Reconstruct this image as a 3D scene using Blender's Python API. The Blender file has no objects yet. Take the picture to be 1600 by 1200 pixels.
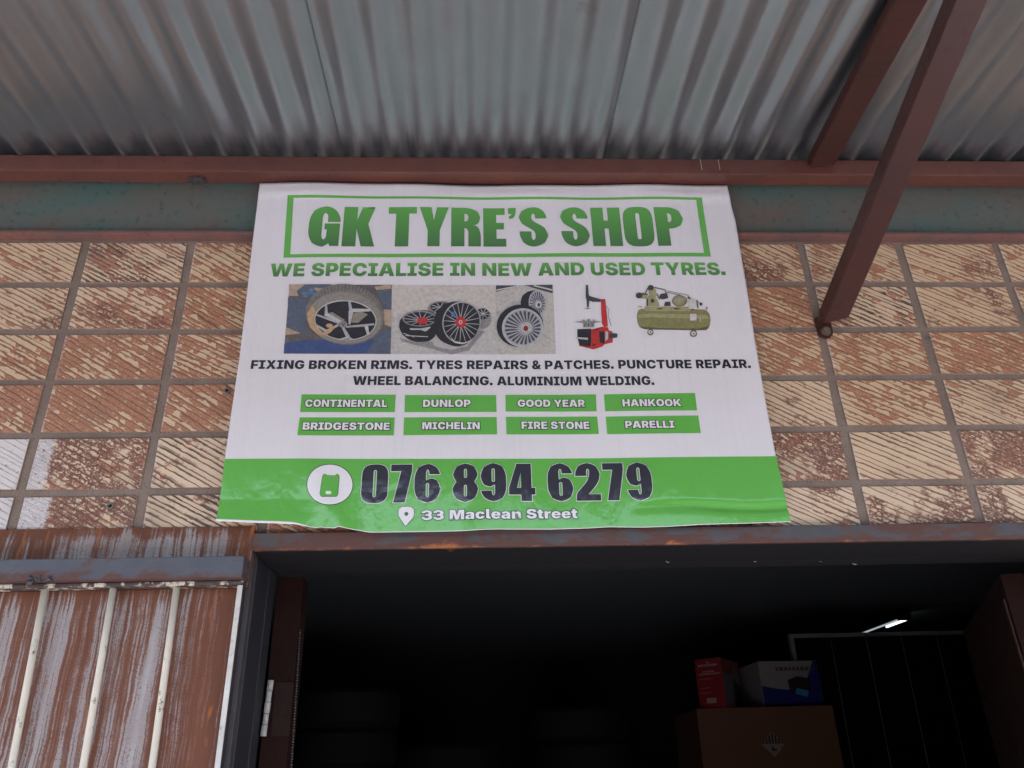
import bpy, bmesh, math, random
from mathutils import Vector, Matrix
from mathutils.geometry import delaunay_2d_cdt
R = math.radians
random.seed(7)
scene = bpy.context.scene
COL = scene.collection

# ------------------------------------------------------------------ camera
PITCH, YAW, ROLL, FPX = R(26.7444), R(2.8843), R(-1.6541), 1250.0
CAM = Vector((0.0, -1.53785, 1.60))
cp, sp, cy_, sy_ = math.cos(PITCH), math.sin(PITCH), math.cos(YAW), math.sin(YAW)
FW = Vector((sy_*cp, cy_*cp, sp))
_rt = Vector((cy_, -sy_, 0)); _up = _rt.cross(FW)
RT = math.cos(ROLL)*_rt + math.sin(ROLL)*_up
UP = -math.sin(ROLL)*_rt + math.cos(ROLL)*_up
cam = bpy.data.cameras.new('camera'); cam_o = bpy.data.objects.new('camera', cam); COL.objects.link(cam_o)
m = Matrix((RT, UP, -FW)).transposed().to_4x4(); m.translation = CAM
cam_o.matrix_world = m
cam.sensor_width = 36; cam.lens = FPX/1600*36; cam.clip_start = 0.02; cam.clip_end = 2000
scene.camera = cam_o

# ------------------------------------------------------------------ light
SUN_EL, SUN_AZ = R(60), R(205)          # azimuth measured from +y towards +x
world = bpy.data.worlds.new('World'); scene.world = world; world.use_nodes = True
wn = world.node_tree.nodes; wl = world.node_tree.links
sky = wn.new('ShaderNodeTexSky'); sky.sky_type = 'NISHITA'; sky.sun_disc = False
sky.sun_elevation = SUN_EL; sky.sun_rotation = SUN_AZ; sky.dust_density = 2.0; sky.air_density = 1.2
wl.new(sky.outputs[0], wn['Background'].inputs[0]); wn['Background'].inputs[1].default_value = 0.12
sl = bpy.data.lights.new('sun', 'SUN'); sl.energy = 3.0; sl.angle = R(0.6); sl.color = (1, 0.955, 0.905)
so = bpy.data.objects.new('sun', sl); COL.objects.link(so)
sd = Vector((math.sin(SUN_AZ)*math.cos(SUN_EL), math.cos(SUN_AZ)*math.cos(SUN_EL), math.sin(SUN_EL)))
so.rotation_euler = (-sd).to_track_quat('-Z', 'Y').to_euler(); so.location = sd*30
scene.view_settings.view_transform = 'Standard'; scene.view_settings.look = 'None'
scene.view_settings.exposure = 2.35; scene.view_settings.gamma = 1
scene.cycles.max_bounces = 10; scene.cycles.diffuse_bounces = 6; scene.cycles.glossy_bounces = 4
scene.cycles.use_denoising = True

# ------------------------------------------------------------------ helpers
def ray(px, py): return FW + RT*((px-800)/FPX) - UP*((py-600)/FPX)
def on_y(px, py, Y):
    v = ray(px, py); return CAM + v*((Y-CAM.y)/v.y)
def link(o, parent=None):
    COL.objects.link(o)
    if parent: o.parent = parent
    return o
def tag(o, label, cat, group=None):
    o['label'] = label; o['category'] = cat
    if group: o['group'] = group
    return o
def struct(o): o['kind'] = 'structure'; return o
def empty(name, loc, label, cat, group=None):
    o = bpy.data.objects.new(name, None); link(o); o.location = loc; o.empty_display_size = .1
    bpy.context.view_layer.update()
    return tag(o, label, cat, group)
def mesh(name, verts, faces, mat, parent=None, smooth=False, label=None):
    me = bpy.data.meshes.new(name); me.from_pydata([tuple(v) for v in verts], [], faces); me.update()
    if isinstance(mat, (list, tuple)):
        for q in mat: me.materials.append(q)
    elif mat: me.materials.append(mat)
    if smooth: me.polygons.foreach_set('use_smooth', [True]*len(me.polygons))
    o = bpy.data.objects.new(name, me); link(o)
    if parent:
        o.parent = parent
        o.matrix_parent_inverse = Matrix.Translation(-parent.location) if parent.type == 'EMPTY' else Matrix.Identity(4)
    if label: o['label'] = label
    return o
class MB:
    """collects shapes into one mesh"""
    def __init__(s): s.v = []; s.f = []
    def add(s, v, f):
        b = len(s.v); s.v += [Vector(p) for p in v]; s.f += [[i+b for i in q] for q in f]; return s
    def box(s, x0, x1, y0, y1, z0, z1, bev=0.0, M=None):
        bm = bmesh.new(); bmesh.ops.create_cube(bm, size=1)
        for v in bm.verts: v.co = Vector((x0+(v.co.x+.5)*(x1-x0), y0+(v.co.y+.5)*(y1-y0), z0+(v.co.z+.5)*(z1-z0)))
        if bev: bmesh.ops.bevel(bm, geom=bm.edges[:], offset=bev, segments=2, profile=.6, affect='EDGES')
        bm.verts.index_update(); b = len(s.v)
        s.v += [(M @ v.co) if M else v.co.copy() for v in bm.verts]
        s.f += [[v.index+b for v in f.verts] for f in bm.faces]; bm.free(); return s
    def beam(s, a, b, w, h, bev=.003):
        """box tube from a to b (axis of the tube), width w across x, height h"""
        a = Vector(a); b = Vector(b); d = (b-a); L = d.length; d.normalize()
        side = d.cross(Vector((0,0,1))).normalized(); up = side.cross(d)
        M = Matrix((side, d, up)).transposed().to_4x4(); M.translation = a
        return s.box(-w/2, w/2, 0, L, -h/2, h/2, bev, M)
    def tube(s, pts, r, n=12, caps=True):
        pts = [Vector(p) for p in pts]; b = len(s.v); rr = r if isinstance(r, (list, tuple)) else [r]*len(pts)
        for i, p in enumerate(pts):
            d = (pts[min(i+1, len(pts)-1)] - pts[max(i-1, 0)]).normalized()
            a = d.cross(Vector((0,0,1)) if abs(d.z) < .9 else Vector((1,0,0))).normalized(); c = d.cross(a)
            for k in range(n):
                t = 2*math.pi*k/n; s.v.append(p + a*(rr[i]*math.cos(t)) + c*(rr[i]*math.sin(t)))
        for i in range(len(pts)-1):
            for k in range(n):
                s.f.append([b+i*n+k, b+i*n+(k+1)%n, b+(i+1)*n+(k+1)%n, b+(i+1)*n+k])
        if caps: s.f.append([b+k for k in range(n)][::-1]); s.f.append([b+(len(pts)-1)*n+k for k in range(n)])
        return s
    def ring(s, c, axis, R0, R1, w, n=28):
        """torus-like tyre ring"""
        c = Vector(c); ax = Vector(axis).normalized(); a = ax.orthogonal().normalized(); e = ax.cross(a)
        prof = [(R0, -w*.42), (R0+.02, -w/2), (R1-.03, -w/2), (R1, -w*.36), (R1, w*.36), (R1-.03, w/2), (R0+.02, w/2), (R0, w*.42)]
        b = len(s.v); m_ = len(prof)
        for k in range(n):
            t = 2*math.pi*k/n; q = a*math.cos(t)+e*math.sin(t)
            for rr, h in prof: s.v.append(c+q*rr+ax*h)
        for k in range(n):
            for j in range(m_):
                s.f.append([b+k*m_+j, b+k*m_+(j+1)%m_, b+((k+1)%n)*m_+(j+1)%m_, b+((k+1)%n)*m_+j])
        return s
    def build(s, name, mat, parent=None, smooth=False, label=None):
        return mesh(name, s.v, s.f, mat, parent, smooth, label)
def shade_auto(o, ang=35):
    bm = bmesh.new(); bm.from_mesh(o.data)
    for f in bm.faces: f.smooth = True
    for e in bm.edges:
        if len(e.link_faces) == 2 and e.calc_face_angle(0) > R(ang): e.smooth = False
    bm.to_mesh(o.data); bm.free(); return o

# ------------------------------------------------------------------ node helper
class N:
    def __init__(s, name):
        s.m = bpy.data.materials.new(name); s.m.use_nodes = True; s.t = s.m.node_tree
        s.b = s.t.nodes['Principled BSDF']; s.l = s.t.links
    def set(s, sock, v):
        if v is None: return
        if isinstance(v, bpy.types.NodeSocket): s.l.new(v, sock)
        elif isinstance(v, (tuple, list)) and len(v) == 3 and sock.type == 'RGBA': sock.default_value = (*v, 1)
        else: sock.default_value = v
    def node(s, t, **k):
        n = s.t.nodes.new(t)
        for a, b in k.items(): setattr(n, a, b)
        return n
    def math(s, op, a, b=None, c=None, clamp=False):
        n = s.node('ShaderNodeMath', operation=op, use_clamp=clamp); s.set(n.inputs[0], a); s.set(n.inputs[1], b); s.set(n.inputs[2], c); return n.outputs[0]
    def noise(s, vec, scale, detail=3, rough=.55, dist=0, out=0):
        n = s.node('ShaderNodeTexNoise'); s.set(n.inputs['Vector'], vec); n.inputs['Scale'].default_value = scale
        n.inputs['Detail'].default_value = detail; n.inputs['Roughness'].default_value = rough; n.inputs['Distortion'].default_value = dist
        return n.outputs[out]
    def voro(s, vec, scale, feature='F1', rnd=1, out='Distance'):
        n = s.node('ShaderNodeTexVoronoi', feature=feature); s.set(n.inputs['Vector'], vec); n.inputs['Scale'].default_value = scale
        n.inputs['Randomness'].default_value = rnd; return n.outputs[out]
    def mix(s, f, a, b, mode='MIX'):
        n = s.node('ShaderNodeMix', data_type='RGBA', blend_type=mode); s.set(n.inputs[0], f); s.set(n.inputs[6], a); s.set(n.inputs[7], b); return n.outputs[2]
    def step(s, v, lo, hi, a=0, b=1):
        n = s.node('ShaderNodeMapRange'); n.clamp = True; s.set(n.inputs[0], v)
        for i, q in zip((1, 2, 3, 4), (lo, hi, a, b)): s.set(n.inputs[i], q)
        return n.outputs[0]
    def map(s, vec, scale=(1,1,1), rot=(0,0,0), loc=(0,0,0)):
        n = s.node('ShaderNodeMapping'); s.set(n.inputs[0], vec); n.inputs[1].default_value = loc; n.inputs[2].default_value = rot; n.inputs[3].default_value = scale; return n.outputs[0]
    def obj(s): return s.node('ShaderNodeTexCoord').outputs['Object']
    def gen(s): return s.node('ShaderNodeTexCoord').outputs['Generated']
    def sep(s, v):
        n = s.node('ShaderNodeSeparateXYZ'); s.set(n.inputs[0], v); return n.outputs
    def comb(s, x=0, y=0, z=0):
        n = s.node('ShaderNodeCombineXYZ'); s.set(n.inputs[0], x); s.set(n.inputs[1], y); s.set(n.inputs[2], z); return n.outputs[0]
    def attr(s, name): return s.node('ShaderNodeAttribute', attribute_name=name).outputs['Vector']
    def bump(s, h, strength=.4, dist=.002, normal=None):
        n = s.node('ShaderNodeBump'); s.set(n.inputs['Height'], h); n.inputs['Strength'].default_value = strength; n.inputs['Distance'].default_value = dist
        if normal: s.set(n.inputs['Normal'], normal)
        return n.outputs[0]
    def out(s, col=None, rough=None, metal=None, spec=None, normal=None, emit=None, estr=None):
        for k, v in (('Base Color', col), ('Roughness', rough), ('Metallic', metal), ('Specular IOR Level', spec), ('Normal', normal), ('Emission Color', emit), ('Emission Strength', estr)):
            s.set(s.b.inputs[k], v)
        return s.m
def plain(name, col, rough=.6, metal=0, spec=.5, var=.15, scale=25):
    """painted or printed surface with slight tonal unevenness"""
    n = N(name); f = n.noise(n.obj(), scale, 4)
    c = n.mix(f, tuple(x*(1-var) for x in col), tuple(min(1, x*(1+var)) for x in col))
    return n.out(c, rough, metal, spec)

# ------------------------------------------------------------------ materials
def mat_tile():
    n = N('glazed_split_tile'); a = n.sep(n.attr('tuv')); P = n.sep(n.attr('tpar')); Q = n.sep(n.attr('tpar2'))
    u, v, rnd = a[0], a[1], a[2]; brown, crack, white = P[0], P[1], P[2]; dark, cells, hue = Q[0], Q[1], Q[2]
    ang = R(28.7); ca, sa = math.cos(ang), math.sin(ang)
    s_ = n.math('SUBTRACT', n.math('MULTIPLY', u, ca), n.math('MULTIPLY', v, sa))
    t_ = n.math('ADD', n.math('MULTIPLY', u, sa), n.math('MULTIPLY', v, ca))
    off = n.math('MULTIPLY', rnd, 37.0)
    p2 = n.comb(u, v, off)
    wob = n.noise(p2, 70, 2); irr = n.noise(n.comb(n.math('MULTIPLY', t_, 55), off, 0), 1, 1)
    t_ = n.math('ADD', t_, n.math('MULTIPLY', s_, n.math('MULTIPLY', n.math('SUBTRACT', n.math('FRACT', n.math('MULTIPLY', rnd, 7.3)), .5), .11)))
    tt = n.math('ADD', n.math('MULTIPLY', t_, n.math('ADD', 80.0, n.math('MULTIPLY', n.math('FRACT', n.math('MULTIPLY', rnd, 3.7)), 24.0))), n.math('MULTIPLY', n.math('SUBTRACT', wob, .5), .35))
    tt = n.math('ADD', n.math('ADD', tt, off), n.math('MULTIPLY', irr, 1.5))
    fr = n.math('FRACT', tt); row = n.math('FLOOR', tt)
    dash = n.noise(n.comb(n.math('MULTIPLY', s_, 46.0), n.math('MULTIPLY', row, 7.31), off), 1.0, 2.0, .5)
    dash2 = n.noise(n.comb(n.math('MULTIPLY', s_, 13.0), n.math('MULTIPLY', row, 3.17), n.math('ADD', off, 5.0)), 1.0, 1.0, .4)
    patch = n.noise(p2, 15, 4, .6)
    patch2 = n.noise(n.map(p2, loc=(3.1, 1.7, 0)), 9, 2, .5)
    jag = n.noise(n.comb(n.math('MULTIPLY', s_, 150.0), n.math('MULTIPLY', t_, 260.0), off), 1.0, 2.0, .6)
    score = n.math('ADD', n.math('ADD', n.math('MULTIPLY', dash, .62), n.math('MULTIPLY', dash2, .34)), n.math('MULTIPLY', patch, .55))
    score = n.math('ADD', score, n.math('MULTIPLY', n.math('SUBTRACT', jag, .5), .10))
    thr = n.math('ADD', n.math('MULTIPLY', brown, .36), .555)
    # share of each rib that keeps its cream glaze: whole rib, a narrow crest line, or none
    width = n.step(n.math('SUBTRACT', score, thr), -.07, .09, 0.0, .84)
    width = n.math('MULTIPLY', width, n.step(width, .10, .22))
    creammask = n.math('MULTIPLY', n.step(n.math('SUBTRACT', n.math('ADD', width, .10), fr), -.03, .05), n.step(fr, .09, .17))
    # vermiculated brown crackle in some patches
    pd = n.node('ShaderNodeVectorMath', operation='ADD'); n.set(pd.inputs[0], n.map(n.comb(s_, t_, off), scale=(46, 105, 1)))
    nz = n.node('ShaderNodeTexNoise'); n.set(nz.inputs['Vector'], p2); nz.inputs['Scale'].default_value = 95; nz.inputs['Detail'].default_value = 3
    sc = n.node('ShaderNodeVectorMath', operation='SCALE'); n.set(sc.inputs[0], nz.outputs['Color']); sc.inputs['Scale'].default_value = 2.2
    n.set(pd.inputs[1], sc.outputs[0])
    ed = n.voro(pd.outputs[0], 1.0, 'DISTANCE_TO_EDGE')
    cpatch = n.step(n.math('SUBTRACT', n.math('ADD', patch2, n.math('MULTIPLY', n.noise(p2, 40, 2), .45)), n.math('SUBTRACT', 1.0, n.math('MULTIPLY', crack, .42))), -.05, .05)
    ckl = n.math('MULTIPLY', n.step(ed, n.math('ADD', .06, n.math('MULTIPLY', patch, .30)), .05), cpatch)
    creammask = n.math('MULTIPLY', creammask, n.math('SUBTRACT', 1, ckl))
    fine = n.noise(p2, 230, 3, .7); mid = n.noise(p2, 28, 3)
    cream = n.mix(hue, (.74, .595, .45), (.62, .435, .255)); cream = n.mix(n.math('MULTIPLY', mid, .55), cream, (.50, .35, .23)); cream = n.mix(n.step(fine, .55, .75, 0, .35), cream, (.45, .29, .19))
    br = n.mix(hue, (.43, .205, .135), (.44, .20, .10)); br = n.mix(n.step(fine, .42, .68), br, (.27, .118, .078)); br = n.mix(n.math('MULTIPLY', n.step(jag, .5, .62), .5), br, (.55, .34, .225))
    br = n.mix(n.step(fr, .70, .95, 0, .55), br, (.20, .095, .065))
    col = n.mix(creammask, br, cream)
    groove = n.math('MULTIPLY', n.math('MAXIMUM', n.step(fr, .11, .05), n.step(fr, .93, .98)), n.math('MULTIPLY', n.step(jag, .30, .45, .45, .95), n.step(dash, .36, .48, .30, 1)))
    dk = n.math('MULTIPLY', n.math('MULTIPLY', n.math('MAXIMUM', n.step(fr, .34, .24), n.step(fr, .86, .93)), n.step(dash, .40, .47)), dark)
    dk = n.math('MULTIPLY', dk, n.step(patch2, .42, .50))
    col = n.mix(groove, col, (.245, .130, .088)); col = n.mix(n.math('MULTIPLY', dk, .85), col, (.050, .036, .032))
    col = n.mix(n.math('MULTIPLY', ckl, .85), col, n.mix(fine, (.20, .085, .065), (.12, .055, .045)))
    # whitewash splashed on some tiles (white = share of the tile from its left edge)
    wm = n.step(n.math('SUBTRACT', n.math('ADD', white, n.math('MULTIPLY', n.math('SUBTRACT', jag, .5), .10)), n.math('DIVIDE', u, .24)), -.02, .02)
    wm = n.math('MULTIPLY', wm, n.step(n.noise(p2, 160, 3), .30, .42))
    col = n.mix(n.math('MULTIPLY', wm, .85), col, (.66, .63, .65))
    # grime
    g = n.noise(n.obj(), 3.2, 5, .62, 1.0)
    col = n.mix(n.step(g, .54, .82, 0, .6), col, (.18, .13, .11))
    sp_ = n.step(n.noise(n.obj(), 420, 2), .68, .74); col = n.mix(n.math('MULTIPLY', sp_, .5), col, (.08, .05, .04))
    h = n.math('ADD', n.math('MULTIPLY', creammask, .6), n.math('MULTIPLY', fine, .4))
    h = n.math('SUBTRACT', h, n.math('MULTIPLY', n.math('MAXIMUM', groove, dk), .6))
    return n.out(col, n.step(creammask, 0, 1, .62, .42), 0, .4, n.bump(h, .75, .0022))
def mat_grout():
    n = N('cement_grout'); o = n.obj(); a = n.noise(o, 14, 5); b = n.noise(o, 240, 3)
    c = n.mix(n.step(a, .3, .7), (.195, .148, .122), (.275, .212, .178)); c = n.mix(n.step(b, .55, .75), c, (.12, .09, .08))
    return n.out(c, .9, 0, .2, n.bump(n.math('ADD', b, a), .5, .002))
def mat_rust_sheet(name, base_thr, dens, xr0=-.56, xr1=-.47, ztop=None, mauve=None):
    n = N(name); o = n.obj(); xyz = n.sep(o)
    w = n.noise(n.map(o, scale=(1, 1, .8)), 11, 4)
    x = n.math('ADD', n.math('MULTIPLY', xyz[0], 1.0), n.math('MULTIPLY', n.math('SUBTRACT', w, .5), .016))
    p = n.comb(x, 0, xyz[2])
    s1 = n.noise(n.map(p, scale=(52, 1, 1.3)), 1, 4, .6); s2 = n.noise(n.map(p, scale=(170, 1, 2.5), loc=(3, 0, 0)), 1, 3, .6)
    s3 = n.noise(n.map(p, scale=(15, 1, 3), loc=(9, 0, 0)), 1, 3, .5)
    fine = n.noise(o, 330, 4, .7); blot = n.noise(o, 26, 5, .65)
    gal = n.mix(blot, (.215, .178, .170), (.40, .355, .345)); gal = n.mix(n.step(fine, .56, .66), gal, (.17, .12, .125))
    gal = n.mix(n.step(n.noise(n.map(p, scale=(60, 1, 1.2), loc=(1, 0, 5)), 1, 3), .52, .74, 0, .55), gal, (.50, .48, .50))
    gal = n.mix(n.step(n.noise(o, 7, 4), .45, .7, 0, .55), gal, (.30, .22, .20))
    edge = n.step(xyz[0], xr0, xr1)
    if ztop is not None:
        edge = n.math('MAXIMUM', edge, n.step(n.math('ADD', xyz[2], n.math('MULTIPLY', n.math('SUBTRACT', s2, .5), .10)), ztop-.045, ztop))
    val = n.math('ADD', n.math('ADD', n.math('MULTIPLY', s1, .48), n.math('MULTIPLY', s2, .52)), n.math('MULTIPLY', edge, dens))
    val = n.math('ADD', val, n.math('MULTIPLY', n.math('SUBTRACT', fine, .5), .13)); val = n.math('ADD', val, n.math('MULTIPLY', n.math('SUBTRACT', blot, .5), .16))
    if mauve is not None:
        val = n.math('ADD', val, n.math('MULTIPLY', n.step(n.math('ADD', xyz[2], n.math('MULTIPLY', n.math('SUBTRACT', blot, .5), .05)), mauve-.022, mauve), .12))
        val = n.math('ADD', val, n.math('MULTIPLY', n.step(n.math('ADD', xyz[0], n.math('MULTIPLY', n.math('SUBTRACT', s3, .5), .25)), -.72, -.86), .09))
    rust = n.step(val, base_thr-.01, base_thr+.03); rcore = n.step(val, base_thr+.03, base_thr+.10)
    rc = n.mix(n.noise(n.map(p, scale=(30, 1, 2.5), loc=(5, 0, 2)), 1, 4), (.092, .031, .020), (.190, .058, .018))
    rc = n.mix(n.step(n.noise(n.map(p, scale=(50, 1, 9), loc=(2, 0, 1)), 1, 4), .60, .72), rc, (.42, .135, .03))
    col = n.mix(n.math('MULTIPLY', rust, .72), gal, (.150, .055, .031)); col = n.mix(n.math('MULTIPLY', rcore, .85), col, rc)
    return n.out(col, n.step(rust, 0, 1, .48, .72), n.step(rust, 0, 1, .06, 0), .3, n.bump(n.math('ADD', n.math('MULTIPLY', rust, .3), fine), .35, .0015))
def mat_steel(name, a, b, rust=.5, orange=.66, zbias=None, scale=9, rough=.5):
    n = N(name); o = n.obj(); xyz = n.sep(o)
    f1 = n.noise(n.map(o, scale=(1, 1, 2.2)), scale, 5, .65, .4); f2 = n.noise(o, scale*3.3, 4, .6); f3 = n.noise(o, 210, 4, .7)
    c = n.mix(f2, a, b)
    val = n.math('ADD', n.math('MULTIPLY', f1, .7), n.math('MULTIPLY', f2, .3))
    if zbias: val = n.math('ADD', val, n.step(xyz[2], zbias[0], zbias[1], zbias[2], 0))
    r1 = n.step(val, rust-.03, rust+.05)
    c = n.mix(n.math('MULTIPLY', r1, .85), c, n.mix(f3, (.085, .032, .026), (.130, .055, .040)))
    c = n.mix(n.step(n.math('ADD', val, n.math('MULTIPLY', n.math('SUBTRACT', f3, .5), .25)), orange-.02, orange+.06), c, (.36, .125, .045))
    c = n.mix(n.step(f3, .62, .75, 0, .55), c, (.05, .035, .035))
    return n.out(c, n.step(r1, 0, 1, rough, .78), 0, .45, n.bump(f3, .35, .0012))
def mat_paint(name, col, alt, rough=.42, s=6, dirt=.5, spec=.45):
    n = N(name); o = n.obj(); f = n.noise(n.map(o, scale=(1, 1, 1.6)), s, 5, .6, .3); g = n.noise(o, 60, 4, .6); h = n.noise(o, 300, 3)
    c = n.mix(n.step(f, .35, .68), col, alt); c = n.mix(n.step(g, .58, .74, 0, dirt), c, tuple(x*.45 for x in col)); c = n.mix(n.step(h, .68, .76, 0, .35), c, (.16, .13, .12))
    return n.out(c, n.step(g, .3, .7, rough-.06, rough+.14), 0, spec, n.bump(n.math('ADD', g, h), .18, .001))
def mat_roof():
    n = N('galvanised_roofing'); o = n.obj(); xyz = n.sep(o)
    f = n.noise(n.map(o, scale=(30, 1.2, 1)), 1, 4, .6); g = n.noise(o, 5, 5, .6); h = n.noise(o, 90, 3)
    c = n.mix(f, (.32, .345, .375), (.43, .46, .49)); c = n.mix(n.step(g, .45, .75, 0, .4), c, (.30, .295, .30))
    c = n.mix(n.step(n.noise(n.map(o, scale=(1, .8, 1), loc=(2, 7, 0)), 7, 4, .7), .66, .74, 0, .45), c, (.17, .165, .16))
    beam_refl = n.math('ADD', xyz[1], n.math('MULTIPLY', n.math('SUBTRACT', n.noise(n.map(o, scale=(55, 3, 1)), 1, 2), .5), .09))
    c = n.mix(n.step(beam_refl, -.125, -.075, 0, .6), c, (.07, .065, .075))  # dark reflection of the beams painted into the sheet ends near the wall
    return n.out(c, n.step(g, .3, .7, .33, .42), .93, .5, n.bump(n.math('ADD', n.math('MULTIPLY', f, .5), n.math('MULTIPLY', h, .2)), .05, .002))
def mat_vinyl(name, col, rough=.22, streak=.10, spec=.5, mottle=0):
    n = N(name); o = n.obj()
    s = n.noise(n.map(o, scale=(75, 1, 1.6)), 1, 4, .6); g = n.noise(o, 3.5, 4); w = n.noise(n.map(o, scale=(1, 1, .55), rot=(0, .5, 0)), 11, 3, .55, .8); q = n.noise(o, 45, 3)
    d = n.math('ADD', n.step(s, .50, .72, 0, streak), n.step(g, .5, .8, 0, streak*.8))
    c = n.mix(d, col, tuple(x*.55+.03 for x in col))
    if mottle:
        c = n.mix(n.step(n.noise(o, 140, 5, .7), .42, .62, 0, mottle), c, tuple(x*.45 for x in col)); c = n.mix(n.step(n.noise(n.map(o, loc=(4, 1, 2)), 95, 5, .7), .52, .70, 0, mottle*.6), c, tuple(min(.7, x*1.7+.05) for x in col))
    return n.out(c, rough, 0, spec, n.bump(n.math('ADD', n.math('MULTIPLY', w, 1.0), n.math('ADD', n.math('MULTIPLY', q, .14), n.math('MULTIPLY', n.noise(n.map(o, scale=(48, 1, 3)), 1, 3, .6), .16))), .45, .006))
def mat_grad(name, top, bot, z0, z1, rough=.32):
    n = N(name); o = n.obj(); z = n.sep(o)[2]
    c = n.mix(n.step(z, z0, z1), bot, top); w = n.noise(n.map(o, scale=(1, 1, .55), rot=(0, .5, 0)), 11, 3, .55, .8)
    return n.out(c, rough, 0, .5, n.bump(w, .32, .006))
# ------------------------------------------------------------------ setting
M_RED = mat_paint('red_oxide_paint', (.126, .043, .031), (.090, .034, .027))
M_GREEN = mat_paint('green_beam_paint', (.074, .128, .116), (.140, .100, .086), .5, 4, .8)
M_FLANGE = mat_paint('worn_red_flange_paint', (.20, .085, .070), (.11, .075, .070), .55, 9, .7)
M_TILE = mat_tile(); M_GROUT = mat_grout()
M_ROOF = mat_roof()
M_BLACK = plain('black_steel_paint', (.020, .019, .022), .45)
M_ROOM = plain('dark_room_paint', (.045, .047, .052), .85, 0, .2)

def mat_ground():
    n = N('worn_asphalt'); o = n.obj(); a = n.noise(o, .7, 5); b = n.noise(o, 30, 4)
    c = n.mix(a, (.055, .055, .058), (.09, .088, .09)); c = n.mix(n.step(b, .5, .8, 0, .4), c, (.12, .115, .11))
    return n.out(c, .9, 0, .2, n.bump(b, .3, .004))
g = struct(MB().add([(-600, -600, 0), (600, -600, 0), (600, 600, 0), (-600, 600, 0)], [[0, 1, 2, 3]]).build('ground', mat_ground()))
apr = struct(MB().box(-6, 6, -3.4, -.006, -.02, .12, .01).build('pavement', plain('pavement_concrete', (.42, .40, .40), .9, 0, .2, .25, 3)))

# --- front wall: rendered core with the tiled band over the doorway
TW, TH, XA, ZA = .24, .12275, -.89823, 2.7550
wall = empty('tiled_wall', (.4, .1, 0), 'shopfront wall faced with cream and brown ribbed tiles above the doorway', 'wall')
w = MB(); w.box(-4, 5, .0035, .20, 2.056, 2.95); w.box(-4, -.475, .012, .20, .0, 2.056); w.box(1.232, 5, .007, .20, 0, 2.056)
w.build('wall_core', M_GROUT, wall)
pal = {  # column, row : brown, crackle, white share, dark grooves, (unused), orange hue
 (-1,0):(.30,.1,0,.3,0,.55),(0,0):(.40,.45,0,1,0,.35),(1,0):(.38,.1,0,.2,0,.75),
 (-1,1):(.30,.3,0,.3,0,.45),(0,1):(.48,.35,0,.2,0,.35),(1,1):(.62,0,0,.4,0,.85),
 (-1,2):(.40,0,0,.4,0,.6),(0,2):(.66,0,0,.3,0,.5),(1,2):(.52,.1,0,.2,0,.55),
 (-1,3):(.72,0,0,.2,0,.4),(0,3):(.70,0,0,.2,0,.45),(1,3):(.62,.2,0,.1,0,.5),
 (-1,4):(.05,.1,2,.3,0,0),(0,4):(.34,.95,.14,.2,0,.15),(1,4):(.02,.35,0,.7,0,.1),
 (-1,5):(.05,.2,2,.3,0,0),(0,5):(.40,.75,.22,.4,0,.2),(1,5):(.10,.35,0,1,0,.15),
 (6,0):(.40,.5,0,.3,0,.8),(7,0):(.34,.3,0,.3,0,.75),(8,0):(.26,.45,0,.3,0,.8),(9,0):(.3,.3,0,.3,0,.8),
 (6,1):(.66,0,0,.3,0,.95),(7,1):(.30,.2,0,1,0,.5),(8,1):(.24,.4,0,.3,0,.8),(9,1):(.3,.3,0,.3,0,.8),
 (6,2):(.55,.1,0,.2,0,.8),(7,2):(.50,0,0,.2,0,.9),(8,2):(.64,.1,0,.3,0,.9),(9,2):(.6,.1,0,.3,0,.9),
 (6,3):(.08,.4,0,.4,0,.45),(7,3):(.40,0,0,.3,0,.8),(8,3):(.26,0,0,.4,0,.6),(9,3):(.3,.1,0,.3,0,.6),
 (6,4):(.36,.9,0,.2,0,.35),(7,4):(.02,.2,0,.5,0,.5),(8,4):(.34,1,0,.2,0,.45),(9,4):(.3,.6,0,.3,0,.4),
 (6,5):(.08,.5,0,.5,0,.2),(7,5):(.14,.65,0,.3,0,.3),(8,5):(.14,.6,0,.4,0,.25),(9,5):(.2,.6,0,.3,0,.2)}
tv, tf, A1, A2, A3 = [], [], [], [], []
rg = random.Random(5)
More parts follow.
